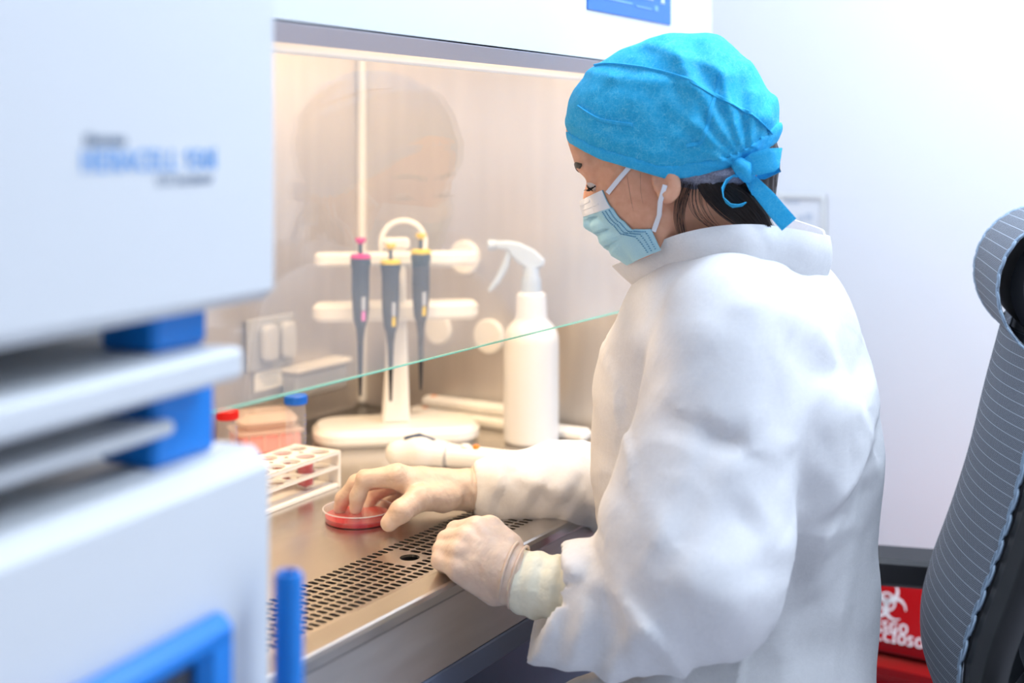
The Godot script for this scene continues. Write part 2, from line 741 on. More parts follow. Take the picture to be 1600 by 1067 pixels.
	M.glove.albedo_texture = noise_tex(0.02, 51, 3, Color(0.82, 0.72, 0.645), Color(0.88, 0.795, 0.725))
	M.glove.normal_enabled = true
	M.glove.normal_texture = noise_tex(0.015, 52, 4, Color.BLACK, Color.WHITE, 256, true, 6.0)
	M.glove.normal_scale = 0.8
	M.glove.subsurf_scatter_enabled = true
	M.glove.subsurf_scatter_strength = 0.1
	triplanar(M.glove, Vector3(9, 9, 9))
	M.cuff = mat(Color(0.93, 0.915, 0.83), 0.5)
	M.cuff.normal_enabled = true
	M.cuff.normal_texture = M.glove.normal_texture
	triplanar(M.cuff, Vector3(7, 7, 7))
	# office chair's net: pale yarn and cross threads, shaded gaps painted in slate
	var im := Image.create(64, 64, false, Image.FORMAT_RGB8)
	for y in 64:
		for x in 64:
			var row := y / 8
			# pale yarn; slate is the dark of the gaps, painted into the colour
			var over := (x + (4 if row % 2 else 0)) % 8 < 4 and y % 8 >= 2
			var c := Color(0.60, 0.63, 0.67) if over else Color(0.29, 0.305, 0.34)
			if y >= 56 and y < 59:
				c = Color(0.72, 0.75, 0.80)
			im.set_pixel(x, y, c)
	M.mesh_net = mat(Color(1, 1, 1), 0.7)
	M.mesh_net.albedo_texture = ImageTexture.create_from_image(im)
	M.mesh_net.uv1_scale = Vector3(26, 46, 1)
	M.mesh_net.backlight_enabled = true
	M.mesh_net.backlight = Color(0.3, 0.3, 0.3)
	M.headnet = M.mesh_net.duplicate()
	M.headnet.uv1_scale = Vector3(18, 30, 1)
	M.net_edge = mat(Color(0.58, 0.66, 0.74), 0.6)
	M.lamp = mat(Color(1, 1, 1), 0.5)
	M.lamp.emission_enabled = true
	M.lamp.emission = Color(0.95, 0.97, 1.0)
	M.lamp.emission_energy_multiplier = 2.0
	M.lamp_warm = mat(Color(1, 1, 1), 0.5)
	M.lamp_warm.emission_enabled = true
	M.lamp_warm.emission = Color(1.0, 0.88, 0.70)
	M.lamp_warm.emission_energy_multiplier = 3.0

# ------------------------------------------------------------------ the room
func build_room() -> void:
	var x0 := -1.8
	var x1 := 2.6
	var z0 := -1.78
	var z1 := 2.4
	var top := 2.6
	var mx := (x0 + x1) / 2
	var mz := (z0 + z1) / 2
	struct("floor", Geo.new().box(Vector3(mx, -0.05, mz), Vector3(x1 - x0 + 0.4, 0.1, z1 - z0 + 0.4), 0.0), M.floor)
	struct("ceiling", Geo.new().box(Vector3(mx, top + 0.05, mz), Vector3(x1 - x0 + 0.4, 0.1, z1 - z0 + 0.4), 0.0), M.ceiling)
	struct("wall_right", Geo.new().box(Vector3(x1 + 0.05, top / 2, mz), Vector3(0.1, top, z1 - z0 + 0.4), 0.0), M.wall)
	struct("wall_left", Geo.new().box(Vector3(x0 - 0.05, top / 2, mz), Vector3(0.1, top, z1 - z0 + 0.4), 0.0), M.wall)
	struct("wall_back", Geo.new().box(Vector3(mx, top / 2, z0 - 0.05), Vector3(x1 - x0, top, 0.1), 0.0), M.wall)
	struct("wall_front", Geo.new().box(Vector3(mx, top / 2, z1 + 0.05), Vector3(x1 - x0, top, 0.1), 0.0), M.wall)
	struct("baseboard_right", Geo.new().box(Vector3(x1 - 0.006, 0.05, mz), Vector3(0.012, 0.1, z1 - z0), 0.003), M.base)
	for s in [[1.6, 0.45], [1.8, 1.45], [1.75, -0.3]]:
		var t := thing("ceiling_light", "flat square white ceiling light panel", "light", Vector3(s[0], 2.6, s[1]), 0.0, "ceiling light panels")
		var fr := Geo.new()
		for k in [-1, 1]:
			fr.box(Vector3(k * 0.565, -0.01, 0), Vector3(0.03, 0.02, 0.61), 0.002)
			fr.box(Vector3(0, -0.01, k * 0.29), Vector3(1.1, 0.02, 0.03), 0.002)
		part(t, "frame", fr, M.white_plastic)
		part(t, "diffuser", Geo.new().box(Vector3(0, -0.008, 0), Vector3(1.1, 0.012, 0.55), 0.0), M.lamp)
	# notice on the wall behind the worker
	var a: Vector3 = Vector3(2.59, 1.1361, -0.9214)
	var b: Vector3 = Vector3(2.59, 0.9705, -0.8186)
	var nt := thing("wall_notice", "white framed notice with faint grey symbols on the pale wall", "notice", Vector3(2.6, b.y, (a.z + b.z) / 2))
	var w := absf(b.z - a.z)
	var h := a.y - b.y
	part(nt, "board", Geo.new().box(Vector3(-0.004, h / 2, 0), Vector3(0.008, h, w), 0.001), M.wall)
	var fr2 := Geo.new()
	for k in [-1, 1]:
		fr2.box(Vector3(-0.006, h / 2, k * (w / 2 - 0.004)), Vector3(0.012, h, 0.008), 0.001)
		fr2.box(Vector3(-0.006, h / 2 + k * (h / 2 - 0.004), 0), Vector3(0.012, 0.008, w - 0.016), 0.001)
	part(nt, "frame", fr2, M.white_plastic)
	for q in [[0.90, -0.18, 0.03, 0.006], [0.70, 0.0, 0.012, 0.012], [0.72, 0.16, 0.016, 0.014], [0.58, 0.16, 0.016, 0.014], [0.56, 0.0, 0.012, 0.01], [0.40, 0.1, 0.04, 0.006]]:
		part(nt, "symbol", Geo.new().box(Vector3(-0.0084, h * q[0], w * q[1]), Vector3(0.001, q[3], q[2]), 0.0), M.faint_print)

# ------------------------------------------------------------------ the safety cabinet
func facing(g: Geo, pts: Array, dir: Vector3) -> void:
	if (pts[2] - pts[0]).cross(pts[1] - pts[0]).dot(dir) < 0.0:
		pts.reverse()
	g.poly(pts)
	g.first = g.I.size()

func slot_plate(x0: float, x1: float, z0: float, z1: float, y: float, hole: Vector3, hole_r: float) -> Geo:
	# perforated sheet: staggered slots running into the cabinet, and one round hole
	var g := Geo.new()
	var px := 0.0106
	var pz := 0.0164
	var a := 0.0033
	var b := 0.0068
	var cols := int((x1 - x0) / px)
	px = (x1 - x0) / cols
	var hc0 := int((hole.x - hole_r - 0.004 - x0) / px)
	var hc1 := int((hole.x + hole_r + 0.004 - x0) / px)
	var hz0 := hole.z - hole_r - 0.005
	var hz1 := hole.z + hole_r + 0.005
	for c in cols:
		var xa := x0 + c * px
		var xb := xa + px
		var xm := (xa + xb) / 2
		var z := z0
		var next := z0
		var cut := c >= hc0 and c <= hc1
		while z < z1 - 1e-5:
			if next + pz <= z1 - 0.001:
				var za := next
				var zb := next + pz
				if cut and zb > hz0 and za < hz1:
					# leave room for the round hole's plate
					if z < hz0:
						facing(g, [Vector3(xa, y, z), Vector3(xb, y, z), Vector3(xb, y, hz0), Vector3(xa, y, hz0)], Vector3.UP)
					z = hz1
					next = maxf(next + pz, hz1)
					continue
				if za > z + 1e-6:
					facing(g, [Vector3(xa, y, z), Vector3(xb, y, z), Vector3(xb, y, za), Vector3(xa, y, za)], Vector3.UP)
				var zm := (za + zb) / 2
				var ip := [Vector2(a, b - 0.002), Vector2(a - 0.0018, b), Vector2(-a + 0.0018, b), Vector2(-a, b - 0.002), Vector2(-a, -b + 0.002), Vector2(-a + 0.0018, -b), Vector2(a - 0.0018, -b), Vector2(a, -b + 0.002)]
				var op := [Vector2(xb, ip[0].y + zm), Vector2(xm + ip[1].x, zb), Vector2(xm + ip[2].x, zb), Vector2(xa, ip[3].y + zm), Vector2(xa, ip[4].y + zm), Vector2(xm + ip[5].x, za), Vector2(xm + ip[6].x, za), Vector2(xb, ip[7].y + zm)]
				for k in 8:
					var n := (k + 1) % 8
					var i0 := Vector3(xm + ip[k].x, y, zm + ip[k].y)
					var i1 := Vector3(xm + ip[n].x, y, zm + ip[n].y)
					facing(g, [Vector3(op[k].x, y, op[k].y), Vector3(op[n].x, y, op[n].y), i1, i0], Vector3.UP)
					facing(g, [i0, i1, i1 + Vector3(0, -0.0016, 0), i0 + Vector3(0, -0.0016, 0)], Vector3(xm - i0.x, 0, zm - i0.z))
				for q in [[0, 1, xb, zb], [2, 3, xa, zb], [4, 5, xa, za], [6, 7, xb, za]]:
					facing(g, [Vector3(op[q[0]].x, y, op[q[0]].y), Vector3(op[q[1]].x, y, op[q[1]].y), Vector3(q[2], y, q[3])], Vector3.UP)
				z = zb
				next = zb
			else:
				facing(g, [Vector3(xa, y, z), Vector3(xb, y, z), Vector3(xb, y, z1), Vector3(xa, y, z1)], Vector3.UP)
				z = z1
	# plate round the hole
	var rx0 := x0 + hc0 * px
	var rx1 := x0 + (hc1 + 1) * px
	var seg := 32
	var edge := func(ang: float) -> Vector3:
		var dx := cos(ang)
		var dz := sin(ang)
		var t := 1e9
		if dx > 1e-6: t = minf(t, (rx1 - hole.x) / dx)
		if dx < -1e-6: t = minf(t, (rx0 - hole.x) / dx)
		if dz > 1e-6: t = minf(t, (hz1 - hole.z) / dz)
		if dz < -1e-6: t = minf(t, (hz0 - hole.z) / dz)
		return Vector3(hole.x + dx * t, y, hole.z + dz * t)
	var angs := []
	for k in seg:
		angs.append(TAU * k / seg - PI)
	for q in [Vector2(rx1, hz1), Vector2(rx0, hz1), Vector2(rx0, hz0), Vector2(rx1, hz0)]:
		angs.append(atan2(q.y - hole.z, q.x - hole.x))
	angs.sort()
	for k in angs.size():
		var u: float = angs[k]
		var w: float = angs[(k + 1) % angs.size()]
		var i0 := Vector3(hole.x + cos(u) * hole_r, y, hole.z + sin(u) * hole_r)
		var i1 := Vector3(hole.x + cos(w) * hole_r, y, hole.z + sin(w) * hole_r)
		facing(g, [edge.call(u), edge.call(w), i1, i0], Vector3.UP)
		facing(g, [i0, i1, i1 + Vector3(0, -0.003, 0), i0 + Vector3(0, -0.003, 0)], hole - i0)
	return g

func along_x(profile: Array, x0: float, x1: float) -> Geo:
	# a bar along x with a closed profile of Vector2(z, y)
	var o := PackedVector2Array()
	for q in profile:
		o.append(Vector2(q.x, q.y))
	# slab draws x,z -> lay its height along x
	return Geo.new().slab(o, x0, x1, 0.0, Transform3D(Basis(Vector3(0, 0, 1), Vector3(1, 0, 0), Vector3(0, 1, 0)), Vector3.ZERO))

func build_cabinet() -> void:
	var x0 := 0.80
	var x1 := 1.92
	var zb := -1.50
	var mx := (x0 + x1) / 2
	var base := Vector3(mx, 0, -1.17)
	var t := thing("safety_cabinet", "large white and stainless steel safety cabinet with raised glass sash", "cabinet", base)
	var P := func(called: String, g: Geo, m: Material) -> MeshInstance3D:
		return part(t, called, g, m, -base)
	P.call("worktop", Geo.new().box(Vector3(mx, 0.745, -1.18), Vector3(x1 - x0, 0.01, 0.486), 0.001), M.steel)
	var hole: Vector3 = Vector3(1.2317, 0.75, -0.89)
	P.call("front_grille", slot_plate(x0, x1, -0.938, -0.832, 0.75, hole, 0.0118), M.steel)
	P.call("front_lip", along_x([Vector2(-0.834, 0.749), Vector2(-0.8325, 0.7512), Vector2(-0.8305, 0.7508), Vector2(-0.8070, 0.7480), Vector2(-0.8042, 0.7463), Vector2(-0.8030, 0.742), Vector2(-0.8035, 0.7325), Vector2(-0.8065, 0.7285), Vector2(-0.82, 0.727), Vector2(-0.828, 0.742)], x0 - 0.045, x1 + 0.045), M.steel)
	P.call("front_panel", Geo.new().box(Vector3(mx, 0.687, -0.826), Vector3(x1 - x0 + 0.09, 0.082, 0.022), 0.002), M.steel_front)
	P.call("base_panel", Geo.new().box(Vector3(mx, 0.6315, -0.826), Vector3(x1 - x0 + 0.09, 0.029, 0.024), 0.002), M.cabinet_base)
	P.call("lower_panel", Geo.new().box(Vector3(mx, 0.43, -0.97), Vector3(x1 - x0 + 0.09, 0.374, 0.02), 0.002), M.cabinet_base)
	P.call("plenum", Geo.new().box(Vector3(mx, 0.625, -1.165), Vector3(x1 - x0 + 0.04, 0.02, 0.64), 0.0), M.steel)
	# rear intake: fins over a dark channel
	var fins := Geo.new()
	var n := 100
	for k in n:
		fins.box(Vector3(x0 + (k + 0.5) * (x1 - x0) / n, 0.749, -1.461), Vector3(0.0055, 0.003, 0.074), 0.0)
	fins.box(Vector3(mx, 0.7485, -1.494), Vector3(x1 - x0, 0.004, 0.012), 0.0)
	P.call("rear_grille", fins, M.steel)
	var back: MeshInstance3D = P.call("back_wall", Geo.new().box(Vector3(mx, 1.115, zb - 0.008), Vector3(x1 - x0, 0.89, 0.016), 0.0), M.steel_back)
	P.call("side_wall", Geo.new().box(Vector3(x1 + 0.006, 1.115, -1.17), Vector3(0.012, 0.89, 0.66), 0.0), M.steel_back)
	P.call("side_wall", Geo.new().box(Vector3(x0 - 0.006, 1.115, -1.17), Vector3(0.012, 0.89, 0.66), 0.0), M.steel_back)
	P.call("corner_trim", Geo.new().tube([Vector3(x1 - 0.006, 0.76, zb + 0.006), Vector3(x1 - 0.006, 1.55, zb + 0.006)], 0.008, 12), M.white_plastic)
	P.call("inner_ceiling", Geo.new().box(Vector3(mx, 1.565, -1.17), Vector3(x1 - x0, 0.012, 0.66), 0.0), M.white_plastic)
	for k in [-1, 1]:
		P.call("side_panel", Geo.new().box(Vector3(mx + k * (0.56 + 0.03), 1.31, -1.175), Vector3(0.033, 1.36, 0.72), 0.003), M.cabinet)
		P.call("leg", Geo.new().box(Vector3(mx + k * 0.56, 0.32, -1.45), Vector3(0.05, 0.64, 0.05), 0.003), M.cabinet_base)
		P.call("leg", Geo.new().box(Vector3(mx + k * 0.56, 0.32, -1.0), Vector3(0.05, 0.64, 0.05), 0.003), M.cabinet_base)
	P.call("rear_panel", Geo.new().box(Vector3(mx, 1.31, -1.53), Vector3(x1 - x0 + 0.02, 1.36, 0.02), 0.002), M.cabinet)
	P.call("top_panel", Geo.new().box(Vector3(mx, 1.985, -1.175), Vector3(x1 - x0 + 0.09, 0.02, 0.73), 0.003), M.cabinet)
	P.call("header_panel", Geo.new().box(Vector3(mx, 1.663, -0.8175), Vector3(x1 - x0 + 0.09, 0.62, 0.015), 0.001), M.cabinet)
	P.call("header_edge", along_x([Vector2(-0.810, 1.3535), Vector2(-0.842, 1.338), Vector2(-0.8445, 1.3385), Vector2(-0.8445, 1.356), Vector2(-0.810, 1.356)], x0 - 0.045, x1 + 0.045), M.cabinet_grey)
	# sash: 5 mm glass leaning back a little
	var lean := atan2(0.023, 0.346)
	var bz := Basis(Vector3.RIGHT, -lean)
	var sc := Vector3(mx, 1.19, -0.8305 - tan(lean) * 0.193)
	P.call("sash", Geo.new().box(sc, Vector3(x1 - x0 - 0.002, 0.386, 0.005), 0.0, bz), M.glass)
	P.call("sash_edge", Geo.new().box(sc + bz * Vector3(0, -0.1937, 0), Vector3(x1 - x0 - 0.002, 0.0014, 0.005), 0.0, bz), M.glass_edge)
	P.call("sash_rail", Geo.new().box(Vector3(mx, 1.337, -0.872), Vector3(x1 - x0, 0.012, 0.014), 0.002), M.white_plastic)
	# lamp behind the header
	P.call("lamp_tube", Geo.new().tube([Vector3(x0 + 0.06, 1.53, -0.99), Vector3(x1 - 0.06, 1.53, -0.99)], 0.013, 14), M.lamp_warm)
	area_light("cabinet_lamp", Vector3(mx, 1.512, -0.99), Vector2(1.0, 0.05), Color(1.0, 0.87, 0.70), 0.71, Vector3(-75, 0, 0))
	# keypad on the header
	var ka: Vector3 = Vector3(1.5269, 1.4203, -0.8095)
	var kb: Vector3 = Vector3(1.798, 1.4224, -0.8095)
	var kw := kb.x - ka.x
	var kc := Vector3((ka.x + kb.x) / 2, (ka.y + kb.y) / 2 + 0.055, -0.8095)
	var panel: MeshInstance3D = P.call("control_panel", Geo.new().box(kc, Vector3(kw, 0.11, 0.003), 0.0005), M.panel_blue)
	panel.set_meta("label", "blue keypad panel with dark display and white keys")
	var at := func(fx: float, y: float) -> Vector3:
		return Vector3(ka.x + kw * fx, kc.y - 0.055 + y, -0.8078)
	part(panel, "display", Geo.new().box(at.call(0.28, 0.056), Vector3(kw * 0.36, 0.056, 0.002), 0.0004), M.display)
	part(panel, "display_border", Geo.new().box(at.call(0.28, 0.02), Vector3(kw * 0.44, 0.0025, 0.001), 0.0), M.panel_light)
	part(panel, "readout_bar", Geo.new().box(at.call(0.31, 0.044) + Vector3(0, 0, 0.001), Vector3(0.02, 0.006, 0.001), 0.0), M.green)
	for k in 6:
		part(panel, "key", Geo.new().box(at.call(0.565 + k * 0.036, 0.036), Vector3(0.006, 0.010, 0.002), 0.0005), M.key)
	for k in 3:
		part(panel, "key", Geo.new().box(at.call(0.80 + k * 0.075, 0.072 - k * 0.003), Vector3(0.012, 0.012, 0.002), 0.001), M.key)
	part(panel, "key", Geo.new().box(at.call(0.885, 0.036), Vector3(0.012, 0.013, 0.002), 0.001), M.key)
	part(panel, "key", Geo.new().box(at.call(0.80, 0.02), Vector3(0.012, 0.008, 0.002), 0.001), M.panel_light)
	part(panel, "caption_line", Geo.new().box(at.call(0.64, 0.066), Vector3(0.045, 0.003, 0.0012), 0.0), M.panel_light)
	part(panel, "caption_line", Geo.new().box(at.call(0.64, 0.018), Vector3(0.055, 0.002, 0.0012), 0.0), M.panel_light)
	# socket plate and maker's label on the back wall
	var s0: Vector3 = Vector3(1.6022, 0.9451, -1.497)
	var s1: Vector3 = Vector3(1.7181, 0.8552, -1.497)
	var sp := part(back, "socket_plate", Geo.new().box((s0 + s1) / 2 + Vector3(0, 0, 0.003), Vector3(s1.x - s0.x, s0.y - s1.y, 0.008), 0.002), M.grey_plastic)
	for q in [[0.36], [0.76]]:
		var o := PackedVector2Array()
		for v in rounded_rect(0.030 * (s1.x - s0.x) / 0.1, 0.062, 0.012):
			o.append(v)
		var cx: float = lerpf(s0.x, s1.x, q[0])
		part(sp, "socket_cover", Geo.new().slab(o, 0.0, 0.018, 0.004, Transform3D(Basis(Vector3.RIGHT, Vector3.BACK, Vector3.DOWN), Vector3(cx, (s0.y + s1.y) / 2 + 0.002, -1.49))), M.cover)
	var l0: Vector3 = Vector3(1.6239, 0.8559, -1.497)
	var l1: Vector3 = Vector3(1.698, 0.8203, -1.497)
	var lb := part(back, "label", Geo.new().box((l0 + l1) / 2 + Vector3(0, 0, 0.0005), Vector3(l1.x - l0.x, l0.y - l1.y, 0.002), 0.0), M.paper)
	for k in 3:
		part(lb, "print_line", Geo.new().box((l0 + l1) / 2 + Vector3(-0.005 + k * 0.004, 0.006 - k * 0.007, 0.002), Vector3((l1.x - l0.x) * (0.62 - 0.08 * k), 0.0016, 0.0006), 0.0), M.print_grey)
	# plugs in the far side wall
	for q in [[Vector3(1.919, 1.0372, -1.2639), 0.031], [Vector3(1.919, 0.9, -1.2123), 0.031], [Vector3(1.919, 0.9044, -1.3209), 0.028]]:
		P.call("port_plug", Geo.new().lathe([Vector2(0.0001, 0), Vector2(q[1], 0), Vector2(q[1], 0.005), Vector2(q[1] - 0.003, 0.008), Vector2(0.0001, 0.008)], 28, Transform3D(Basis(Vector3(0, 0, 1), Vector3(-1, 0, 0), Vector3(0, -1, 0)), q[0])), M.white_plastic)

# ------------------------------------------------------------------ stacked incubators
func build_incubators() -> void:
	var at: Vector3 = Vector3(0.7224, 0, -0.6406)
	var turn := 0.1257
	var e_top: Vector3 = Vector3(0, 1.124, 0)
	var lo_top: Vector3 = Vector3(0, 1.0166, 0)
	var w := 0.72
	# lower unit
	var t := thing("incubator", "lower white incubator with blue handle and blue framed screen", "incubator", at, turn, "")
	part(t, "body", Geo.new().box(Vector3(-w / 2, (lo_top.y - 0.006) / 2 + 0.03, -0.34), Vector3(w - 0.006, lo_top.y - 0.066, 0.56), 0.012), M.incubator)
	var door := part(t, "door", Geo.new().box(Vector3(-w / 2, (lo_top.y + 0.1) / 2, -0.03), Vector3(w, lo_top.y - 0.1, 0.06), 0.014), M.incubator)
	for k in [-1, 1]:
		for j in [-1, 1]:
			part(t, "foot", Geo.new().lathe([Vector2(0.0001, 0), Vector2(0.025, 0), Vector2(0.025, 0.05), Vector2(0.018, 0.062), Vector2(0.0001, 0.062)], 20, Transform3D(Basis(), Vector3(-w / 2 + k * 0.28, 0, -0.32 + j * 0.2))), M.incubator_dark)
	var bz: Vector3 = Vector3(-0.0725, 0.9188, 0.006)
	var bezel := Geo.new()
	var inn: Vector3 = Vector3(-0.1086, 0.8959, 0.006)
	var fw := bz.x - inn.x
	var fh := bz.y - inn.y
	var bl := 0.30
	var bh := 0.19
	bezel.box(Vector3(bz.x - bl / 2, bz.y - fh / 2, 0.006), Vector3(bl, fh, 0.022), 0.008)
	bezel.box(Vector3(bz.x - bl / 2, bz.y - bh + fh / 2, 0.006), Vector3(bl, fh, 0.022), 0.008)
	bezel.box(Vector3(bz.x - fw / 2, bz.y - bh / 2, 0.006), Vector3(fw, bh - 0.01, 0.022), 0.008)
	bezel.box(Vector3(bz.x - bl + fw / 2, bz.y - bh / 2, 0.006), Vector3(fw, bh - 0.01, 0.022), 0.008)
	var bzp := part(door, "screen_frame", bezel, M.incubator_blue)
	part(bzp, "screen", Geo.new().box(Vector3(bz.x - bl / 2, bz.y - bh / 2, 0.002), Vector3(bl - fw, bh - fh, 0.008), 0.0), M.screen)
	var h0: Vector3 = Vector3(-0.0328, 0.9352, 0.03)
	var hd := Geo.new().lathe([Vector2(0.0105, -0.36), Vector2(0.0105, -0.003), Vector2(0.0085, 0.0), Vector2(0.006, 0.0), Vector2(0.0055, -0.02), Vector2(0.0001, -0.02), ], 24, Transform3D(Basis(), h0))
	var hp := part(door, "handle", hd, M.incubator_blue)
	for y in [-0.2, -0.33]:
		part(hp, "bracket", Geo.new().box(h0 + Vector3(0, y, -0.02), Vector3(0.014, 0.02, 0.03), 0.003), M.incubator_blue)
	# stacking frame between the two units
	var f := thing("stacking_frame", "white stacking shelf with blue feet between the two incubators", "shelf", at + Vector3(0, lo_top.y, 0), turn)
	var down := Vector3(0, -lo_top.y, 0)
	var sr: Vector3 = Vector3(-0.0476, 1.0954, 0.004)
	var sb: Vector3 = Vector3(-0.0476, 1.0732, 0.004)
	part(f, "shelf", Geo.new().box(Vector3(sr.x - w / 2 + 0.02, (sr.y + sb.y) / 2, -0.24), Vector3(w - 0.04, sr.y - sb.y, 0.488), 0.004), M.incubator, down)
	var pa: Vector3 = Vector3(-0.0933, 1.0506, -0.02)
	var pb: Vector3 = Vector3(-0.0933, 1.0406, -0.02)
	part(f, "lower_plate", Geo.new().box(Vector3(pa.x - w / 2 + 0.05, (pa.y + pb.y) / 2, -0.24), Vector3(w - 0.1, pa.y - pb.y, 0.44), 0.003), M.incubator, down)
	var u0: Vector3 = Vector3(-0.1036, 1.0734, -0.03)
	var u1: Vector3 = Vector3(-0.0363, 1.027, -0.03)
	part(f, "foot", Geo.new().box(Vector3((u0.x + u1.x) / 2, (sb.y + lo_top.y) / 2, -0.055), Vector3(u1.x - u0.x, sb.y - lo_top.y, 0.05), 0.004), M.incubator_blue, down)
	var v0: Vector3 = Vector3(-0.1036, 1.1233, -0.03)
	var v1: Vector3 = Vector3(-0.0452, 1.1164, -0.03)
	part(f, "foot", Geo.new().box(Vector3((v0.x + v1.x) / 2, (sr.y + e_top.y) / 2, -0.055), Vector3(v1.x - v0.x, e_top.y - sr.y, 0.05), 0.004), M.incubator_blue, down)
	for q in [[0.24, 0.0], [0.52, 0.0], [0.24, 0.3], [0.52, 0.3]]:
		var x: float = v1.x - q[0]
		part(f, "pad", Geo.new().box(Vector3(x, (sr.y + e_top.y) / 2, -0.07 - q[1]), Vector3(0.06, e_top.y - sr.y, 0.06), 0.003), M.incubator_dark, down)
		part(f, "pad", Geo.new().box(Vector3(x, (sb.y + pa.y) / 2, -0.07 - q[1]), Vector3(0.06, sb.y - pa.y, 0.06), 0.003), M.incubator_dark, down)
		part(f, "pad", Geo.new().box(Vector3(x, (pb.y + lo_top.y) / 2, -0.09 - q[1]), Vector3(0.06, pb.y - lo_top.y, 0.06), 0.003), M.incubator_dark, down)
	# upper unit
	var uu := thing("incubator", "upper plain white incubator with blue lettering on its door", "incubator", at + Vector3(0, e_top.y, 0), turn)
	part(uu, "body", Geo.new().box(Vector3(-w / 2, 0.36, -0.34), Vector3(w - 0.006, 0.70, 0.56), 0.012), M.incubator)
	var ud := part(uu, "door", Geo.new().box(Vector3(-w / 2, 0.37, -0.03), Vector3(w, 0.74, 0.06), 0.008), M.incubator)
	var ta: Vector3 = Vector3(-0.1415, 1.2276, 0.0004)
	var tb: Vector3 = Vector3(-0.1856, 1.2405, 0.0004)
	var tc: Vector3 = Vector3(-0.1095, 1.2145, 0.0004)
	var td: Vector3 = Vector3(-0.1977, 1.2282, 0.0004)
	var te: Vector3 = Vector3(-0.0772, 1.2269, 0.0004)
	var dn := Vector3(0, -e_top.y, 0)
	text(ud, "lettering", "HERACELL 150i", (te.x - td.x) * 0.155, M.print_blue, Transform3D(Basis(), ta + dn), "Droid Sans", true)
	text(ud, "lettering", "thermo", (te.x - td.x) * 0.085, M.print_dark, Transform3D(Basis(), tb + dn), "Droid Sans", true)
	text(ud, "lettering", "CO2 Incubator", (te.x - td.x) * 0.075, M.print_grey, Transform3D(Basis(), tc + dn))

# ------------------------------------------------------------------ the office chair
func back_z(h: float) -> float:
	var tab := [[0.46, 0.30], [0.545, 0.252], [0.585, 0.2303], [0.634, 0.22], [0.689, 0.2303], [0.768, 0.2587], [0.853, 0.284], [0.926, 0.299], [1.012, 0.321], [1.06, 0.332]]
	for k in range(tab.size() - 1):
		if h <= tab[k + 1][0]:
			var t := clampf((h - tab[k][0]) / (tab[k + 1][0] - tab[k][0]), 0.0, 1.0)
			return lerpf(tab[k][1], tab[k + 1][1], t)
	return tab[-1][1]

func back_zs(h: float) -> float:
	return (back_z(h - 0.03) + back_z(h - 0.015) + back_z(h) + back_z(h + 0.015) + back_z(h + 0.03)) / 5.0

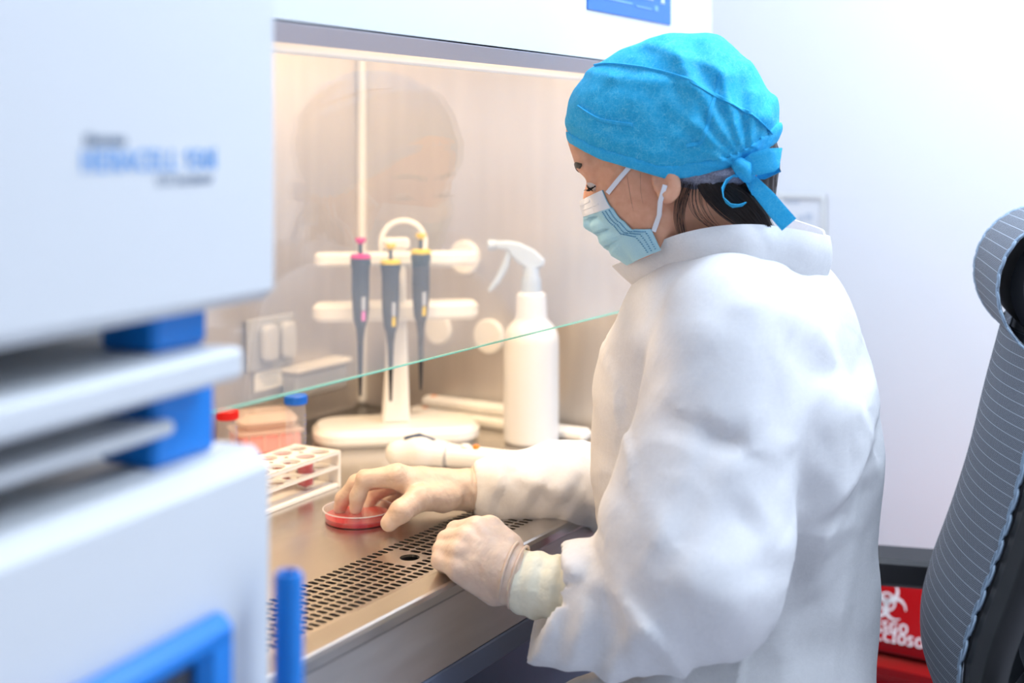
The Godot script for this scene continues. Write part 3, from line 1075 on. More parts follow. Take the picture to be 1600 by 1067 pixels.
func build_chair() -> void:
	var c := thing("office_chair", "black office chair with grey woven net back and rolled headrest", "chair", Vector3(1.5655, 0, -0.6075), 0.3013)
	# seat
	var seat := Geo.new().slab(rounded_rect(0.48, 0.46, 0.09, 8), 0.345, 0.415, 0.022, Transform3D(Basis(), Vector3(0, 0, -0.02)))
	part(c, "seat", seat, M.charcoal)
	part(c, "seat_pan", Geo.new().slab(rounded_rect(0.42, 0.40, 0.06), 0.315, 0.344, 0.006, Transform3D(Basis(), Vector3(0, 0, -0.02))), M.black)
	part(c, "gas_column", Geo.new().lathe([Vector2(0.0001, 0.09), Vector2(0.028, 0.09), Vector2(0.028, 0.22), Vector2(0.02, 0.225), Vector2(0.02, 0.315), Vector2(0.0001, 0.315)], 20), M.black)
	for k in 5:
		var a := TAU * k / 5 + 0.3
		var dir := Vector3(cos(a), 0, sin(a))
		var leg := part(c, "base_arm", Geo.new().tube([dir * 0.02 + Vector3(0, 0.105, 0), dir * 0.15 + Vector3(0, 0.095, 0), dir * 0.29 + Vector3(0, 0.075, 0)], [0.026, 0.022, 0.016], 12), M.black)
		var ax := Basis(dir, Vector3(-dir.z, 0, dir.x), Vector3.UP)
		part(leg, "caster", Geo.new().lathe([Vector2(0.0001, -0.02), Vector2(0.024, -0.02), Vector2(0.027, -0.016), Vector2(0.027, 0.016), Vector2(0.024, 0.02), Vector2(0.0001, 0.02)], 20, Transform3D(ax, dir * 0.29 + Vector3(0, 0.0275, 0))), M.black_soft)
	# back: a bowed net sheet between two rails
	var rows := []
	var nh := 48
	for j in nh + 1:
		var h := lerpf(0.455, 1.02, float(j) / nh)
		var half := 0.17
		var row := PackedVector3Array()
		for i in 25:
			var x := lerpf(-half, half, i / 24.0)
			row.append(Vector3(x, h, back_zs(h) + 0.03 * pow(x / half, 2.0)))
		rows.append(row)
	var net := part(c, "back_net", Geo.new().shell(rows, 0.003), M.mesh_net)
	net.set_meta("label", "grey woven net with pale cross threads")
	for s in [-1, 1]:
		var path := []
		var across := []
		for j in 25:
			var h := lerpf(0.40, 1.03, j / 24.0)
			path.append(Vector3(s * 0.208, h, back_zs(h) + 0.052))
			across.append(Vector3(1, 0, 0.35 * s))
		part(c, "back_rail", Geo.new().ribbon(path, across, 0.046, 0.024), M.black)
		# a chain of open links sews the net to the rail
		for j in 38:
			var h := 0.48 + j * 0.0142
			var tz := back_zs(h + 0.006) - back_zs(h - 0.006)
			var up := Vector3(0, 0.012, tz).normalized()
			var side := Vector3(1, 0, 0)
			var mid := Vector3(s * (0.1765 + (0.0052 if j % 2 == 0 else -0.0052)), h, back_zs(h) + 0.029)
			var ring := []
			for q in 8:
				var a := TAU * q / 8
				ring.append(mid + side * (cos(a) * 0.0058) + up * (sin(a) * 0.0115))
			var g := Geo.new()
			var rr := []
			for q in 8:
				var dir: Vector3 = (ring[(q + 1) % 8] - ring[(q + 7) % 8]).normalized()
				var n := up.cross(side).normalized()
				var o := dir.cross(n)
				var row := PackedVector3Array()
				for i in 4:
					var a2 := TAU * i / 4
					row.append(ring[q] + n * (cos(a2) * 0.0017) + o * (sin(a2) * 0.0017))
				rr.append(row)
			g.grid(rr, true, true)
			g.orient()
			part(c, "edge_link", g, M.net_edge)
		part(c, "edge_backing", Geo.new().ribbon(path.slice(2, 25).map(func(p): return p + Vector3(-s * 0.031, 0, -0.014)), across.slice(2, 25), 0.02, 0.003), M.black_soft)
	part(c, "lower_rail", Geo.new().tube([Vector3(-0.2, 0.42, 0.30), Vector3(0, 0.40, 0.31), Vector3(0.2, 0.42, 0.30)], 0.02, 12), M.black)
	part(c, "spine", Geo.new().tube([Vector3(0, 0.33, 0.1), Vector3(0, 0.34, 0.28), Vector3(0, 0.45, 0.345), Vector3(0, 0.75, 0.35), Vector3(0, 1.0, 0.39)], [0.03, 0.03, 0.028, 0.024, 0.02], 14), M.black)
	# rolled headrest
	var hc := Vector3(0, 1.072, 0.388)
	var ax2 := Basis(Vector3(0, 1, 0), Vector3(1, 0, 0), Vector3(0, 0, -1))
	var roll := []
	for j in 33:
		var a := deg_to_rad(lerpf(-60, 215, j / 32.0))
		var row := PackedVector3Array()
		for i in 13:
			var x := lerpf(-0.12, 0.12, i / 12.0)
			row.append(hc + Vector3(x, sin(a) * 0.089, -cos(a) * 0.089))
		roll.append(row)
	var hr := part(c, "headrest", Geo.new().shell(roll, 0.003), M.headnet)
	part(hr, "core", Geo.new().lathe([Vector2(0.0001, -0.112), Vector2(0.06, -0.112), Vector2(0.072, -0.1), Vector2(0.072, 0.1), Vector2(0.06, 0.112), Vector2(0.0001, 0.112)], 32, Transform3D(ax2, hc)), M.black_soft)
	for s in [-1, 1]:
		for j in 42:
			var a := deg_to_rad(lerpf(-60, 215, j / 41.0))
			var rad := Vector3(0, sin(a), -cos(a))
			var up := Vector3(0, cos(a), sin(a))
			var mid := hc + rad * 0.0885 + Vector3(s * (0.1225 + (0.003 if j % 2 == 0 else -0.003)), 0, 0)
			var g := Geo.new()
			var rr := []
			for q in 8:
				var b := TAU * q / 8
				var p := mid + Vector3(1, 0, 0) * (cos(b) * 0.0045) + up * (sin(b) * 0.0075)
				var o := Vector3(1, 0, 0) * cos(b) + up * sin(b)
				var row := PackedVector3Array()
				for i in 4:
					var a2 := TAU * i / 4
					row.append(p + rad * (cos(a2) * 0.0014) + o * (sin(a2) * 0.0014))
				rr.append(row)
			g.grid(rr, true, true)
			g.orient()
			part(hr, "edge_link", g, M.net_edge)
	part(c, "headrest_stem", Geo.new().tube([Vector3(0, 0.98, 0.39), Vector3(0, 1.06, 0.43)], 0.018, 12), M.black)
	# arms
	for s in [-1, 1]:
		var arm := part(c, "armrest", Geo.new().slab(rounded_rect(0.075, 0.33, 0.02), 0.603, 0.643, 0.006, Transform3D(Basis(), Vector3(s * 0.275, 0, 0.15))), M.black_soft)
		part(arm, "post", Geo.new().tube([Vector3(s * 0.22, 0.33, 0.06), Vector3(s * 0.27, 0.36, 0.07), Vector3(s * 0.272, 0.60, 0.08)], [0.016, 0.018, 0.018], 12), M.black)
	var br := part(c, "tilt_bracket", Geo.new().tube([Vector3(-0.19, 0.60, 0.295), Vector3(-0.05, 0.60, 0.35)], 0.016, 12), M.black)
	part(br, "knob", Geo.new().lathe([Vector2(0.0001, -0.03), Vector2(0.03, -0.03), Vector2(0.034, -0.025), Vector2(0.034, 0.025), Vector2(0.03, 0.03), Vector2(0.0001, 0.03)], 24, Transform3D(ax2, Vector3(-0.12, 0.655, 0.36))), M.black_soft)

# ------------------------------------------------------------------ the red bin
func build_bin() -> void:
	var b := thing("waste_bin", "red plastic waste bin with white hazard print on its sloping lid", "bin", Vector3(2.27, 0, -0.58))
	var wz := 0.34
	var prof := func(pts: Array, z0: float, z1: float) -> Geo:
		var o := PackedVector2Array()
		for q in pts:
			o.append(q)
		return Geo.new().slab(o, z0, z1, 0.004, Transform3D(Basis(Vector3(1, 0, 0), Vector3(0, 0, 1), Vector3(0, 1, 0)), Vector3.ZERO))
	part(b, "body", prof.call([Vector2(-0.085, 0.0), Vector2(-0.105, 0.34), Vector2(-0.118, 0.352), Vector2(-0.121, 0.366), Vector2(-0.112, 0.382), Vector2(0.12, 0.382), Vector2(0.12, 0.34), Vector2(0.10, 0.0)], -wz / 2, wz / 2), M.red)
	var lid := part(b, "lid", prof.call([Vector2(-0.118, 0.392), Vector2(-0.121, 0.412), Vector2(-0.088, 0.502), Vector2(-0.078, 0.510), Vector2(-0.066, 0.508), Vector2(0.13, 0.432), Vector2(0.13, 0.392)], -wz / 2 - 0.006, wz / 2 + 0.006), M.red)
	part(b, "seal", Geo.new().box(Vector3(0.005, 0.387, 0), Vector3(0.21, 0.012, wz - 0.03), 0.001), M.black)
	part(b, "pedal", Geo.new().box(Vector3(-0.12, 0.02, 0), Vector3(0.06, 0.012, 0.09), 0.003), M.black)
	# print on the slope
	var y := Vector3(0.033, 0.09, 0).normalized()
	var z := Vector3(0, 0, 1).cross(y)
	var bs := Basis(Vector3(0, 0, 1), y, z)
	var mid := Vector3(-0.121, 0.412, 0) + z * 0.0006
	var at := func(x: float, up: float) -> Transform3D:
		return Transform3D(bs, mid + y * up + Vector3(0, 0, x))
	var tr: Transform3D = at.call(0.0, 0.061)
	# three horned crescents round a ring
	var flat := Basis(bs.x, bs.z, -bs.y)
	for k in 3:
		var g := Geo.new()
		var o := PackedVector2Array()
		var a := deg_to_rad(-90.0 + 120.0 * k)
		var c := Vector2(cos(a), sin(a))
		for i in 23:
			var q := a + deg_to_rad(lerpf(28, 332, i / 22.0))
			o.append(c * 0.0165 + Vector2(cos(q), sin(q)) * 0.0190)
		for i in 23:
			var q := a + deg_to_rad(lerpf(328, 32, i / 22.0))
			o.append(c * 0.0195 + Vector2(cos(q), sin(q)) * 0.0148)
		g.slab(o, 0.0, 0.0006, 0.0, Transform3D(flat, tr.origin))
		part(lid, "symbol_horn", g, M.white_print)
	var ring := Geo.new().lathe([Vector2(0.0125, 0), Vector2(0.0155, 0), Vector2(0.0155, 0.0007), Vector2(0.0125, 0.0007)], 32, Transform3D(flat, tr.origin), true)
	part(lid, "symbol_ring", ring, M.white_print)
	text(lid, "lettering", "RIESGO", 0.0225, M.white_print, at.call(0.0, 0.0225), "Droid Sans", true)
	text(lid, "lettering", "INFECCIOSO", 0.0225, M.white_print, at.call(0.0, 0.0060), "Droid Sans", true)

# ------------------------------------------------------------------ the worker
const HO := Vector3(1.3985, 1.2051, -0.6255)
const HF := Vector3(-0.2633, -0.342, -0.9022)
const HW := Vector3(-0.0958, 0.9397, -0.3284)
const HL := Vector3(-0.9601, 0, 0.2802)

func head_tr() -> Transform3D:
	return Transform3D(Basis(HF, HW, HL), HO)

func to_world(g: Geo, tr: Transform3D) -> Geo:
	for k in g.V.size():
		g.V[k] = tr * g.V[k]
	return g

func ell(p: Vector3, c: Vector3, s: Vector3) -> float:
	var q := (p - c) / s
	var k0 := q.length()
	var k1 := (q / s).length()
	return k0 * (k0 - 1.0) / maxf(k1, 1e-6)

func head_field(p: Vector3) -> float:
	# local: x forward, y up, z to her left; origin between the ears
	var z := absf(p.z)
	var s := Vector3(p.x, p.y, z)
	var d := ell(s, Vector3(-0.008, 0.058, 0), Vector3(0.098, 0.088, 0.074))
	d = smin(d, ell(s, Vector3(0.038, 0.0, 0), Vector3(0.06, 0.09, 0.064)), 0.03)           # face
	d = smin(d, ell(s, Vector3(0.06, -0.062, 0), Vector3(0.034, 0.032, 0.032)), 0.03)       # chin
	d = smin(d, ell(s, Vector3(0.035, -0.045, 0.035), Vector3(0.038, 0.03, 0.025)), 0.03)   # jaw
	d = smin(d, ell(s, Vector3(0.066, -0.012, 0.036), Vector3(0.024, 0.02, 0.02)), 0.02)    # cheek
	d = smin(d, ell(s, Vector3(0.086, 0.040, 0.022), Vector3(0.014, 0.010, 0.026)), 0.018)  # brow
	d = smin(d, ell(s, Vector3(0.085, 0.078, 0.0), Vector3(0.018, 0.03, 0.045)), 0.03)      # forehead
	# nose
	var n := ell(s, Vector3(0.100, -0.006, 0), Vector3(0.016, 0.026, 0.010))
	n = smin(n, ell(s, Vector3(0.110, -0.024, 0), Vector3(0.011, 0.010, 0.012)), 0.01)
	d = smin(d, n, 0.014)
	# eye hollow, then the lid over the ball
	d = smax(d, -ell(s, Vector3(0.108, 0.022, 0.034), Vector3(0.017, 0.012, 0.02)), 0.012)
	d = smin(d, ell(s, Vector3(0.0835, 0.0245, 0.033), Vector3(0.0125, 0.010, 0.0145)), 0.005)
	# ear
	if p.z > 0.03:
		var e := ell(p, Vector3(0.001, -0.009, 0.075), Vector3(0.0160, 0.0225, 0.008))
		e = smax(e, -ell(p, Vector3(0.006, -0.005, 0.084), Vector3(0.0085, 0.015, 0.008)), 0.004)
		e = smin(e, ell(p, Vector3(0.006, -0.025, 0.077), Vector3(0.0090, 0.008, 0.006)), 0.006)
		d = smin(d, e, 0.008)
	return d

func onto(p: Vector3, dir: Vector3, lift: float) -> Vector3:
	# slide a head point along dir until it lies lift above the skin
	var q := p
	for k in 12:
		q += dir * (lift - head_field(q)) * 0.8
	return q

func smooth_path(pts: Array, n: int) -> Array:
	var out := []
	var m := pts.size()
	for k in n + 1:
		var f := float(k) / n * (m - 1)
		var i := mini(int(f), m - 2)
		var t := f - i
		var a: Vector3 = pts[maxi(i - 1, 0)]
		var b: Vector3 = pts[i]
		var c: Vector3 = pts[i + 1]
		var d: Vector3 = pts[mini(i + 2, m - 1)]
		out.append(b.cubic_interpolate(c, a, d, t))
	return out

func build_person() -> void:
	var base := Vector3(1.54, 0, -0.55)
	var t := thing("person", "person seated in white gown, blue cap and mask, gloved hands at the worktop", "person", base)
	var P := func(called: String, g: Geo, m: Material) -> MeshInstance3D:
		return part(t, called, g, m, -base)
	var H := head_tr()
	var inv := H.affine_inverse()
	# ---- body: head, neck, trunk
	var neck := Limbs.new(0.03)
	neck.bone(H * Vector3(-0.03, -0.03, 0), 0.058, Vector3(1.4488, 1.1041, -0.5909), 0.056)
	neck.bone(Vector3(1.4488, 1.1041, -0.5909), 0.056, Vector3(1.4655, 1.0262, -0.5729), 0.085)
	var trunk := Limbs.new(0.05)
	trunk.chain([[Vector3(1.4655, 1.0107, -0.5729), 0.09], [Vector3(1.475, 0.9156, -0.5766), 0.11], [Vector3(1.5103, 0.6666, -0.557), 0.105], [Vector3(1.5398, 0.5314, -0.547), 0.11]])
	trunk.bone(Vector3(1.3804, 1.0238, -0.5397), 0.06, Vector3(1.5846, 0.9946, -0.5888), 0.06)
	trunk.chain([[Vector3(1.3484, 1.0389, -0.5347), 0.048], [Vector3(1.274, 0.7835, -0.5415), 0.04], [Vector3(1.2364, 0.7461, -0.7094), 0.026]])
	trunk.chain([[Vector3(1.6037, 0.9959, -0.5959), 0.045], [Vector3(1.5774, 0.7685, -0.7643), 0.038], [Vector3(1.4395, 0.7792, -0.9144), 0.025]])
	var hl: Vector3 = Vector3(1.4549, 0.5591, -0.5326)
	var hr: Vector3 = Vector3(1.6405, 0.4788, -0.5739)
	var kl: Vector3 = Vector3(1.2597, 0.5717, -0.6614)
	var kr: Vector3 = Vector3(1.5887, 0.4476, -0.7747)
	var al := Vector3(kl.x - 0.02, 0.09, kl.z + 0.02)
	var ar := Vector3(kr.x, 0.09, kr.z + 0.02)
	trunk.chain([[hl, 0.085], [kl, 0.055], [al, 0.04]])
	trunk.chain([[hr, 0.085], [kr, 0.055], [ar, 0.04]])
	var fine := func(p: Vector3) -> float:
		return smin(smin(head_field(inv * p), neck.at(p), 0.025), trunk.at(p), 0.04)
	var low: Vector3 = Vector3(1.4655, 1.0495, -0.5729)
	var hb := AABB(HO - Vector3(0.2, 0.2, 0.2), Vector3(0.4, 0.4, 0.4))
	hb.size.y = HO.y + 0.2 - low.y
	hb.position.y = low.y
	var body := nets(fine, hb, 0.0032)
	var tb := trunk.bounds(0.02)
	tb.size.y = low.y - tb.position.y + 0.004
	body.add(nets(fine, tb, 0.016))
	P.call("body", body, M.skin)
	# ---- eye details
	for s in [1, -1]:
		var eye := Geo.new().lathe([Vector2(0.0001, -0.0118), Vector2(0.006, -0.0101), Vector2(0.0102, -0.006), Vector2(0.0118, 0), Vector2(0.0102, 0.006), Vector2(0.006, 0.0101), Vector2(0.0001, 0.0118)], 20, H * Transform3D(Basis(), Vector3(0.0846, 0.0205, s * 0.0335)))
		var ep: MeshInstance3D = P.call("eye", eye, M.eye_white)
		part(ep, "iris", Geo.new().lathe([Vector2(0.0001, 0), Vector2(0.0055, 0), Vector2(0.004, 0.0012), Vector2(0.0001, 0.0018)], 18, H * Transform3D(Basis(Vector3(0, 0, 1), Vector3(0.9, -0.43, 0), Vector3(-0.43, -0.9, 0)), Vector3(0.0948, 0.0155, s * 0.0335))), M.eye_dark)
		var lash := Geo.new()
		var rim := []
		for k in 15:
			var u := lerpf(-1.0, 1.0, k / 14.0)
			var a := onto(Vector3(0.0962 - 0.0052 * u * u, 0.0165 - 0.0015 * u * u, s * (0.0335 + 0.0128 * u)), Vector3(0.85, 0, s * 0.5), 0.0004)
			rim.append(H * a)
			lash.tube([H * a, H * (a + Vector3(0.0055, -0.0022, s * (0.001 + 0.002 * u))), H * (a + Vector3(0.0095, -0.0012, s * (0.002 + 0.0045 * u)))], [0.0008, 0.0006, 0.0002], 5)
		lash.tube(rim, 0.0011, 6)
		P.call("eyelashes", lash, M.eye_dark)
		var brow := Geo.new()
		for k in 30:
			var u := k / 29.0
			for j in 4:
				var o := Vector3(0.10, 0.0415 + 0.006 * sin(u * PI * 0.8) - 0.003 * u + (j - 1.5) * 0.0018 * (1.0 - 0.6 * u), s * (0.011 + 0.036 * u))
				var p0 := onto(o, Vector3(0.85, 0, s * 0.5 * u), 0.0003)
				var p1 := onto(o + Vector3(-0.002, 0.0018, s * 0.006), Vector3(0.85, 0, s * 0.5), 0.0006)
				brow.tube([H * p0, H * p1], [0.0009, 0.0004], 5)
		P.call("eyebrow", brow, M.eye_dark)
	# ---- hair and net
	var hf := func(q: Vector3) -> float:
		var p := inv * q
		var d := ell(p, Vector3(-0.04, 0.03, 0), Vector3(0.087, 0.078, 0.0735))
		d = smin(d, ell(p, Vector3(-0.075, -0.02, 0), Vector3(0.045, 0.034, 0.05)), 0.03)
		d = smin(d, ell(p, Vector3(-0.075, -0.058, 0.0), Vector3(0.026, 0.035, 0.042)), 0.03)
		return d + 0.0012 * sin(p.z * 420.0 + p.x * 160.0)
	P.call("hair", nets(hf, AABB(HO - Vector3(0.17, 0.17, 0.17), Vector3(0.34, 0.34, 0.34)), 0.004), M.hair)
	var strands := Geo.new()
	var lock := func(one: Array, two: Array, count: int, jitter: float, r0: float) -> void:
		# hairs spread between two guide lines
		for n in count:
			var w := rng.randf()
			var bend := Vector3(rng.randf_range(-1, 1), rng.randf_range(-1, 1), rng.randf_range(0, 0.6)) * jitter
			var path := []
			var rad := []
			for k in one.size():
				path.append(one[k].lerp(two[k], w) + bend * sin(PI * (0.3 + 0.6 * k / one.size())))
			path = smooth_path(path, 11)
			for k in 12:
				rad.append(r0 * (1.0 - 0.05 * k))
				path[k] = H * path[k]
			strands.tube(path, rad, 4)
	lock.call([Vector3(-0.0136, -0.0157, 0.069), Vector3(-0.0007, -0.0335, 0.067), Vector3(0.0087, -0.0535, 0.063), Vector3(0.0114, -0.0767, 0.06)], [Vector3(-0.0265, -0.0219, 0.067), Vector3(-0.0125, -0.0385, 0.065), Vector3(-0.0019, -0.058, 0.062), Vector3(0.0012, -0.0786, 0.06)], 30, 0.0028, 0.0003)
	lock.call([Vector3(-0.0219, -0.0218, 0.067), Vector3(-0.0131, -0.0404, 0.063), Vector3(-0.015, -0.0596, 0.06), Vector3(-0.0316, -0.0808, 0.058)], [Vector3(-0.0359, -0.0284, 0.063), Vector3(-0.0315, -0.0484, 0.061), Vector3(-0.0344, -0.0688, 0.058), Vector3(-0.0415, -0.0844, 0.056)], 16, 0.003, 0.0003)
	lock.call([Vector3(-0.03, -0.0247, 0.066), Vector3(-0.0337, -0.043, 0.063), Vector3(-0.0437, -0.065, 0.06), Vector3(-0.0586, -0.0857, 0.056)], [Vector3(-0.0644, -0.0326, 0.058), Vector3(-0.0786, -0.0514, 0.056), Vector3(-0.0878, -0.0748, 0.05), Vector3(-0.0899, -0.0972, 0.045)], 260, 0.0022, 0.00045)
	lock.call([Vector3(-0.0401, -0.0362, 0.058), Vector3(-0.049, -0.0533, 0.056), Vector3(-0.0577, -0.0703, 0.052), Vector3(-0.0695, -0.0899, 0.05)], [Vector3(-0.0757, -0.0414, 0.05), Vector3(-0.085, -0.0571, 0.048), Vector3(-0.0895, -0.0772, 0.044), Vector3(-0.0913, -0.0965, 0.04)], 160, 0.003, 0.0005)
	lock.call([Vector3(0.0413, 0.0147, 0.066), Vector3(0.0445, -0.0059, 0.068), Vector3(0.048, -0.0264, 0.068)], [Vector3(0.0271, 0.0096, 0.068), Vector3(0.0339, -0.0097, 0.069), Vector3(0.0363, -0.0243, 0.068)], 3, 0.002, 0.00012)
	P.call("hair_strands", strands, M.hair).set_meta("kind", "stuff")
	# ---- cap
	var noise := FastNoiseLite.new()
	noise.seed = 5
	noise.frequency = 14.0
	noise.fractal_octaves = 2
	var seams := [[Vector2(0.055, 0.150), Vector2(0.02, 0.125), 0.0022], [Vector2(0.02, 0.125), Vector2(-0.06, 0.085), 0.0024], [Vector2(-0.06, 0.085), Vector2(-0.125, 0.02), 0.0026],
		[Vector2(-0.055, 0.075), Vector2(-0.065, -0.005), 0.0035], [Vector2(-0.075, 0.06), Vector2(-0.08, -0.01), 0.003], [Vector2(0.095, 0.10), Vector2(0.03, 0.045), 0.002],
		[Vector2(-0.10, 0.08), Vector2(-0.09, 0.0), 0.004], [Vector2(0.0, 0.02), Vector2(-0.05, 0.04), 0.003], [Vector2(-0.03, 0.15), Vector2(-0.11, 0.08), 0.003], [Vector2(-0.06, 0.12), Vector2(-0.07, 0.075), 0.0035], [Vector2(-0.125, 0.05), Vector2(-0.10, -0.01), 0.004]]
	var edge := [[-0.16, 0.012], [-0.128, -0.005], [-0.10, -0.017], [-0.071, -0.019], [-0.037, -0.014], [-0.002, -0.005], [0.026, 0.016], [0.064, 0.043], [0.09, 0.068], [0.12, 0.092]]
	var brim := func(x: float) -> float:
		for k in range(edge.size() - 1):
			if x <= edge[k + 1][0]:
				return lerpf(edge[k][1], edge[k + 1][1], clampf((x - edge[k][0]) / (edge[k + 1][0] - edge[k][0]), 0, 1))
		return edge[-1][1]
	var cap_at := func(p: Vector3) -> float:
		var q := (p - Vector3(-0.014, 0.058, 0)) / Vector3(0.119, 0.100, 0.093)
		var k := pow(pow(absf(q.x), 2.5) + pow(absf(q.y), 2.3) + pow(absf(q.z), 2.3), 1.0 / 2.35)
		var d := (k - 1.0) * 0.098
		d = smin(d, ell(p, Vector3(-0.085, 0.03, 0), Vector3(0.055, 0.05, 0.06)), 0.02)
		if absf(d) < 0.02:
			for s in seams:
				var a: Vector2 = s[0]
				var v: Vector2 = s[1] - a
				var w := Vector2(p.x, p.y) - a
				var tt := clampf(w.dot(v) / v.length_squared(), 0.0, 1.0)
				var dd := (w - v * tt).length()
				d -= s[2] * exp(-dd * dd / 0.00005)
			d += 0.0012 * noise.get_noise_3dv(p * 2.5) + 0.0022 * noise.get_noise_3dv(p)
			# gathers running down to the knot
			d += 0.0016 * sin(atan2(p.y + 0.03, p.x + 0.09) * 22.0) * smoothstep(0.0, -0.06, p.x) 
		return d
	var nf := func(q: Vector3) -> float:
		var p := inv * q
		var d := ell(p, Vector3(-0.045, 0.024, 0), Vector3(0.088, 0.077, 0.083))
		d = smin(d, ell(p, Vector3(-0.085, -0.012, 0), Vector3(0.05, 0.03, 0.062)), 0.03)
		d += 0.0016 * sin(p.x * 300.0 + p.z * 90.0) * sin(p.y * 210.0 + p.z * 130.0)
		d = smax(d, cap_at.call(p) + 0.004 - 1.6 * maxf(brim.call(p.x) + 0.004 - p.y, 0.0) * smoothstep(-0.115, -0.085, p.x), 0.002)
		return smax(d, p.x - 0.0, 0.004)
	P.call("hair_net", nets(nf, AABB(HO - Vector3(0.17, 0.17, 0.17), Vector3(0.34, 0.34, 0.34)), 0.004), M.net)
	var cf := func(w: Vector3) -> float:
		var p: Vector3 = inv * w
		var d: float = cap_at.call(p)
		d = smax(d, (brim.call(p.x) - p.y) * 0.85, 0.003)
		return d
	var cb := AABB(HO - Vector3(0.19, 0.13, 0.19), Vector3(0.38, 0.36, 0.38))
	P.call("cap", nets(cf, cb, 0.0033), M.cap)
	var on_cap := func(p: Vector3, lift: float) -> Vector3:
		var q := p
		for k in 14:
			q += Vector3(0, 0.25, 1).normalized() * (lift - cap_at.call(q)) * 0.7
		return q
	for line in [[Vector3(0.04, 0.1484, 0.03), Vector3(-0.0027, 0.1278, 0.06), Vector3(-0.0527, 0.0959, 0.08), Vector3(-0.0892, 0.059, 0.085), Vector3(-0.1148, 0.0302, 0.07), Vector3(-0.1269, 0.0032, 0.04)], [Vector3(-0.1005, 0.0854, 0.08), Vector3(-0.0791, 0.0565, 0.09), Vector3(-0.0565, 0.0232, 0.09), Vector3(-0.036, 0.0209, 0.09)], [Vector3(0.069, 0.1066, 0.06), Vector3(0.0471, 0.0808, 0.075), Vector3(0.0129, 0.0617, 0.085)]]:
		var pts := smooth_path(line, 30).map(func(p): return H * on_cap.call(p, 0.0004))
		P.call("cap_seam", Geo.new().ribbon(pts, pts.map(func(_p): return HW + HF * 0.4), 0.0045, 0.0014), M.cap_band)
	# band: a strip just outside the cap along its brim
	var bf := func(w: Vector3) -> float:
		var p: Vector3 = inv * w
		var d: float = cap_at.call(p) - 0.0016
		var e: float = (p.y - brim.call(p.x)) * 0.85
		d = smax(d, e - 0.0125, 0.002)
		return smax(d, -e - 0.002, 0.002)
	P.call("cap_band", nets(bf, cb, 0.0033), M.cap_band)
	# ---- knot, bow and tails
	var LZ := HL
	var bow := Geo.new()
	var kn: Vector3 = H * Vector3(-0.0845, -0.0243, 0.062)
	bow.tube([H * Vector3(-0.0801, -0.0167, 0.058), kn, H * Vector3(-0.0857, -0.0325, 0.058)], [0.009, 0.0115, 0.009], 12)
	var knot: MeshInstance3D = P.call("tie_knot", bow, M.cap_band)
	knot.set_meta("label", "blue knot and bow of the cap ties")
	var loop1 := [H * Vector3(-0.0835, -0.0225, 0.06), H * Vector3(-0.0987, -0.0233, 0.066), H * Vector3(-0.1166, -0.0252, 0.064), H * Vector3(-0.1265, -0.0258, 0.058), H * Vector3(-0.1205, -0.0299, 0.046), H * Vector3(-0.1015, -0.0322, 0.046), H * Vector3(-0.0842, -0.029, 0.052)]
	part(knot, "tie_loop", Geo.new().ribbon(loop1, loop1.map(func(_p): return Vector3(0.1, 1, 0.1)), [0.016, 0.026, 0.027, 0.022, 0.024, 0.022, 0.014], 0.0016), M.cap_band)
	var loop2 := []
	for k in 11:
		var a := deg_to_rad(lerpf(-65, -370, k / 10.0))
		loop2.append(H * Vector3(-0.0692, -0.0456, 0.062) + HL * (0.006 * sin(k * 0.6)) + (SIDE * cos(a) * 0.0165 - Vector3.UP * sin(a + PI) * 0.0165))
	part(knot, "tie_loop", Geo.new().ribbon(loop2, loop2.map(func(_p): return LZ + Vector3(0, 0.25, 0)), 0.016, 0.0014), M.cap_band)
	var tail := [H * Vector3(-0.0849, -0.0306, 0.058), H * Vector3(-0.0899, -0.0461, 0.06), H * Vector3(-0.0979, -0.0657, 0.06), H * Vector3(-0.1044, -0.0846, 0.06), H * Vector3(-0.1103, -0.0994, 0.062)]
	part(knot, "tie_tail", Geo.new().ribbon(tail, tail.map(func(_p): return SIDE * 0.8 + Vector3(0, 0.5, 0) - FORE * 0.2), [0.010, 0.017, 0.020, 0.021, 0.021], 0.0014), M.cap_band)
	# ---- mask
	build_mask(P, H)
	build_gown(P)
	build_hands(P)
	# ---- trousers and shoes
	var legs := Limbs.new(0.03)
	for s in [[kl, al], [kr, ar]]:
		legs.bone(s[0] + Vector3(0, -0.02, 0), 0.062, s[1] + Vector3(0, 0.03, 0), 0.052)
	P.call("trousers", nets(func(p: Vector3) -> float: return legs.at(p) + 0.004 * noise.get_noise_3dv(p * 1.5), legs.bounds(0.02), 0.012), M.gown)
	for a in [al, ar]:
		var sh := Limbs.new(0.03)
		sh.bone(a + Vector3(0, -0.045, 0.03), 0.042, a + Vector3(-0.03, -0.055, -0.14), 0.034)
		sh.bone(a + Vector3(0, -0.04, 0.02), 0.045, a + Vector3(0, 0.03, 0), 0.05)
		P.call("shoe_cover", nets(func(p: Vector3) -> float: return maxf(sh.at(p), 0.002 - p.y), sh.bounds(0.02), 0.01), M.cap_band)

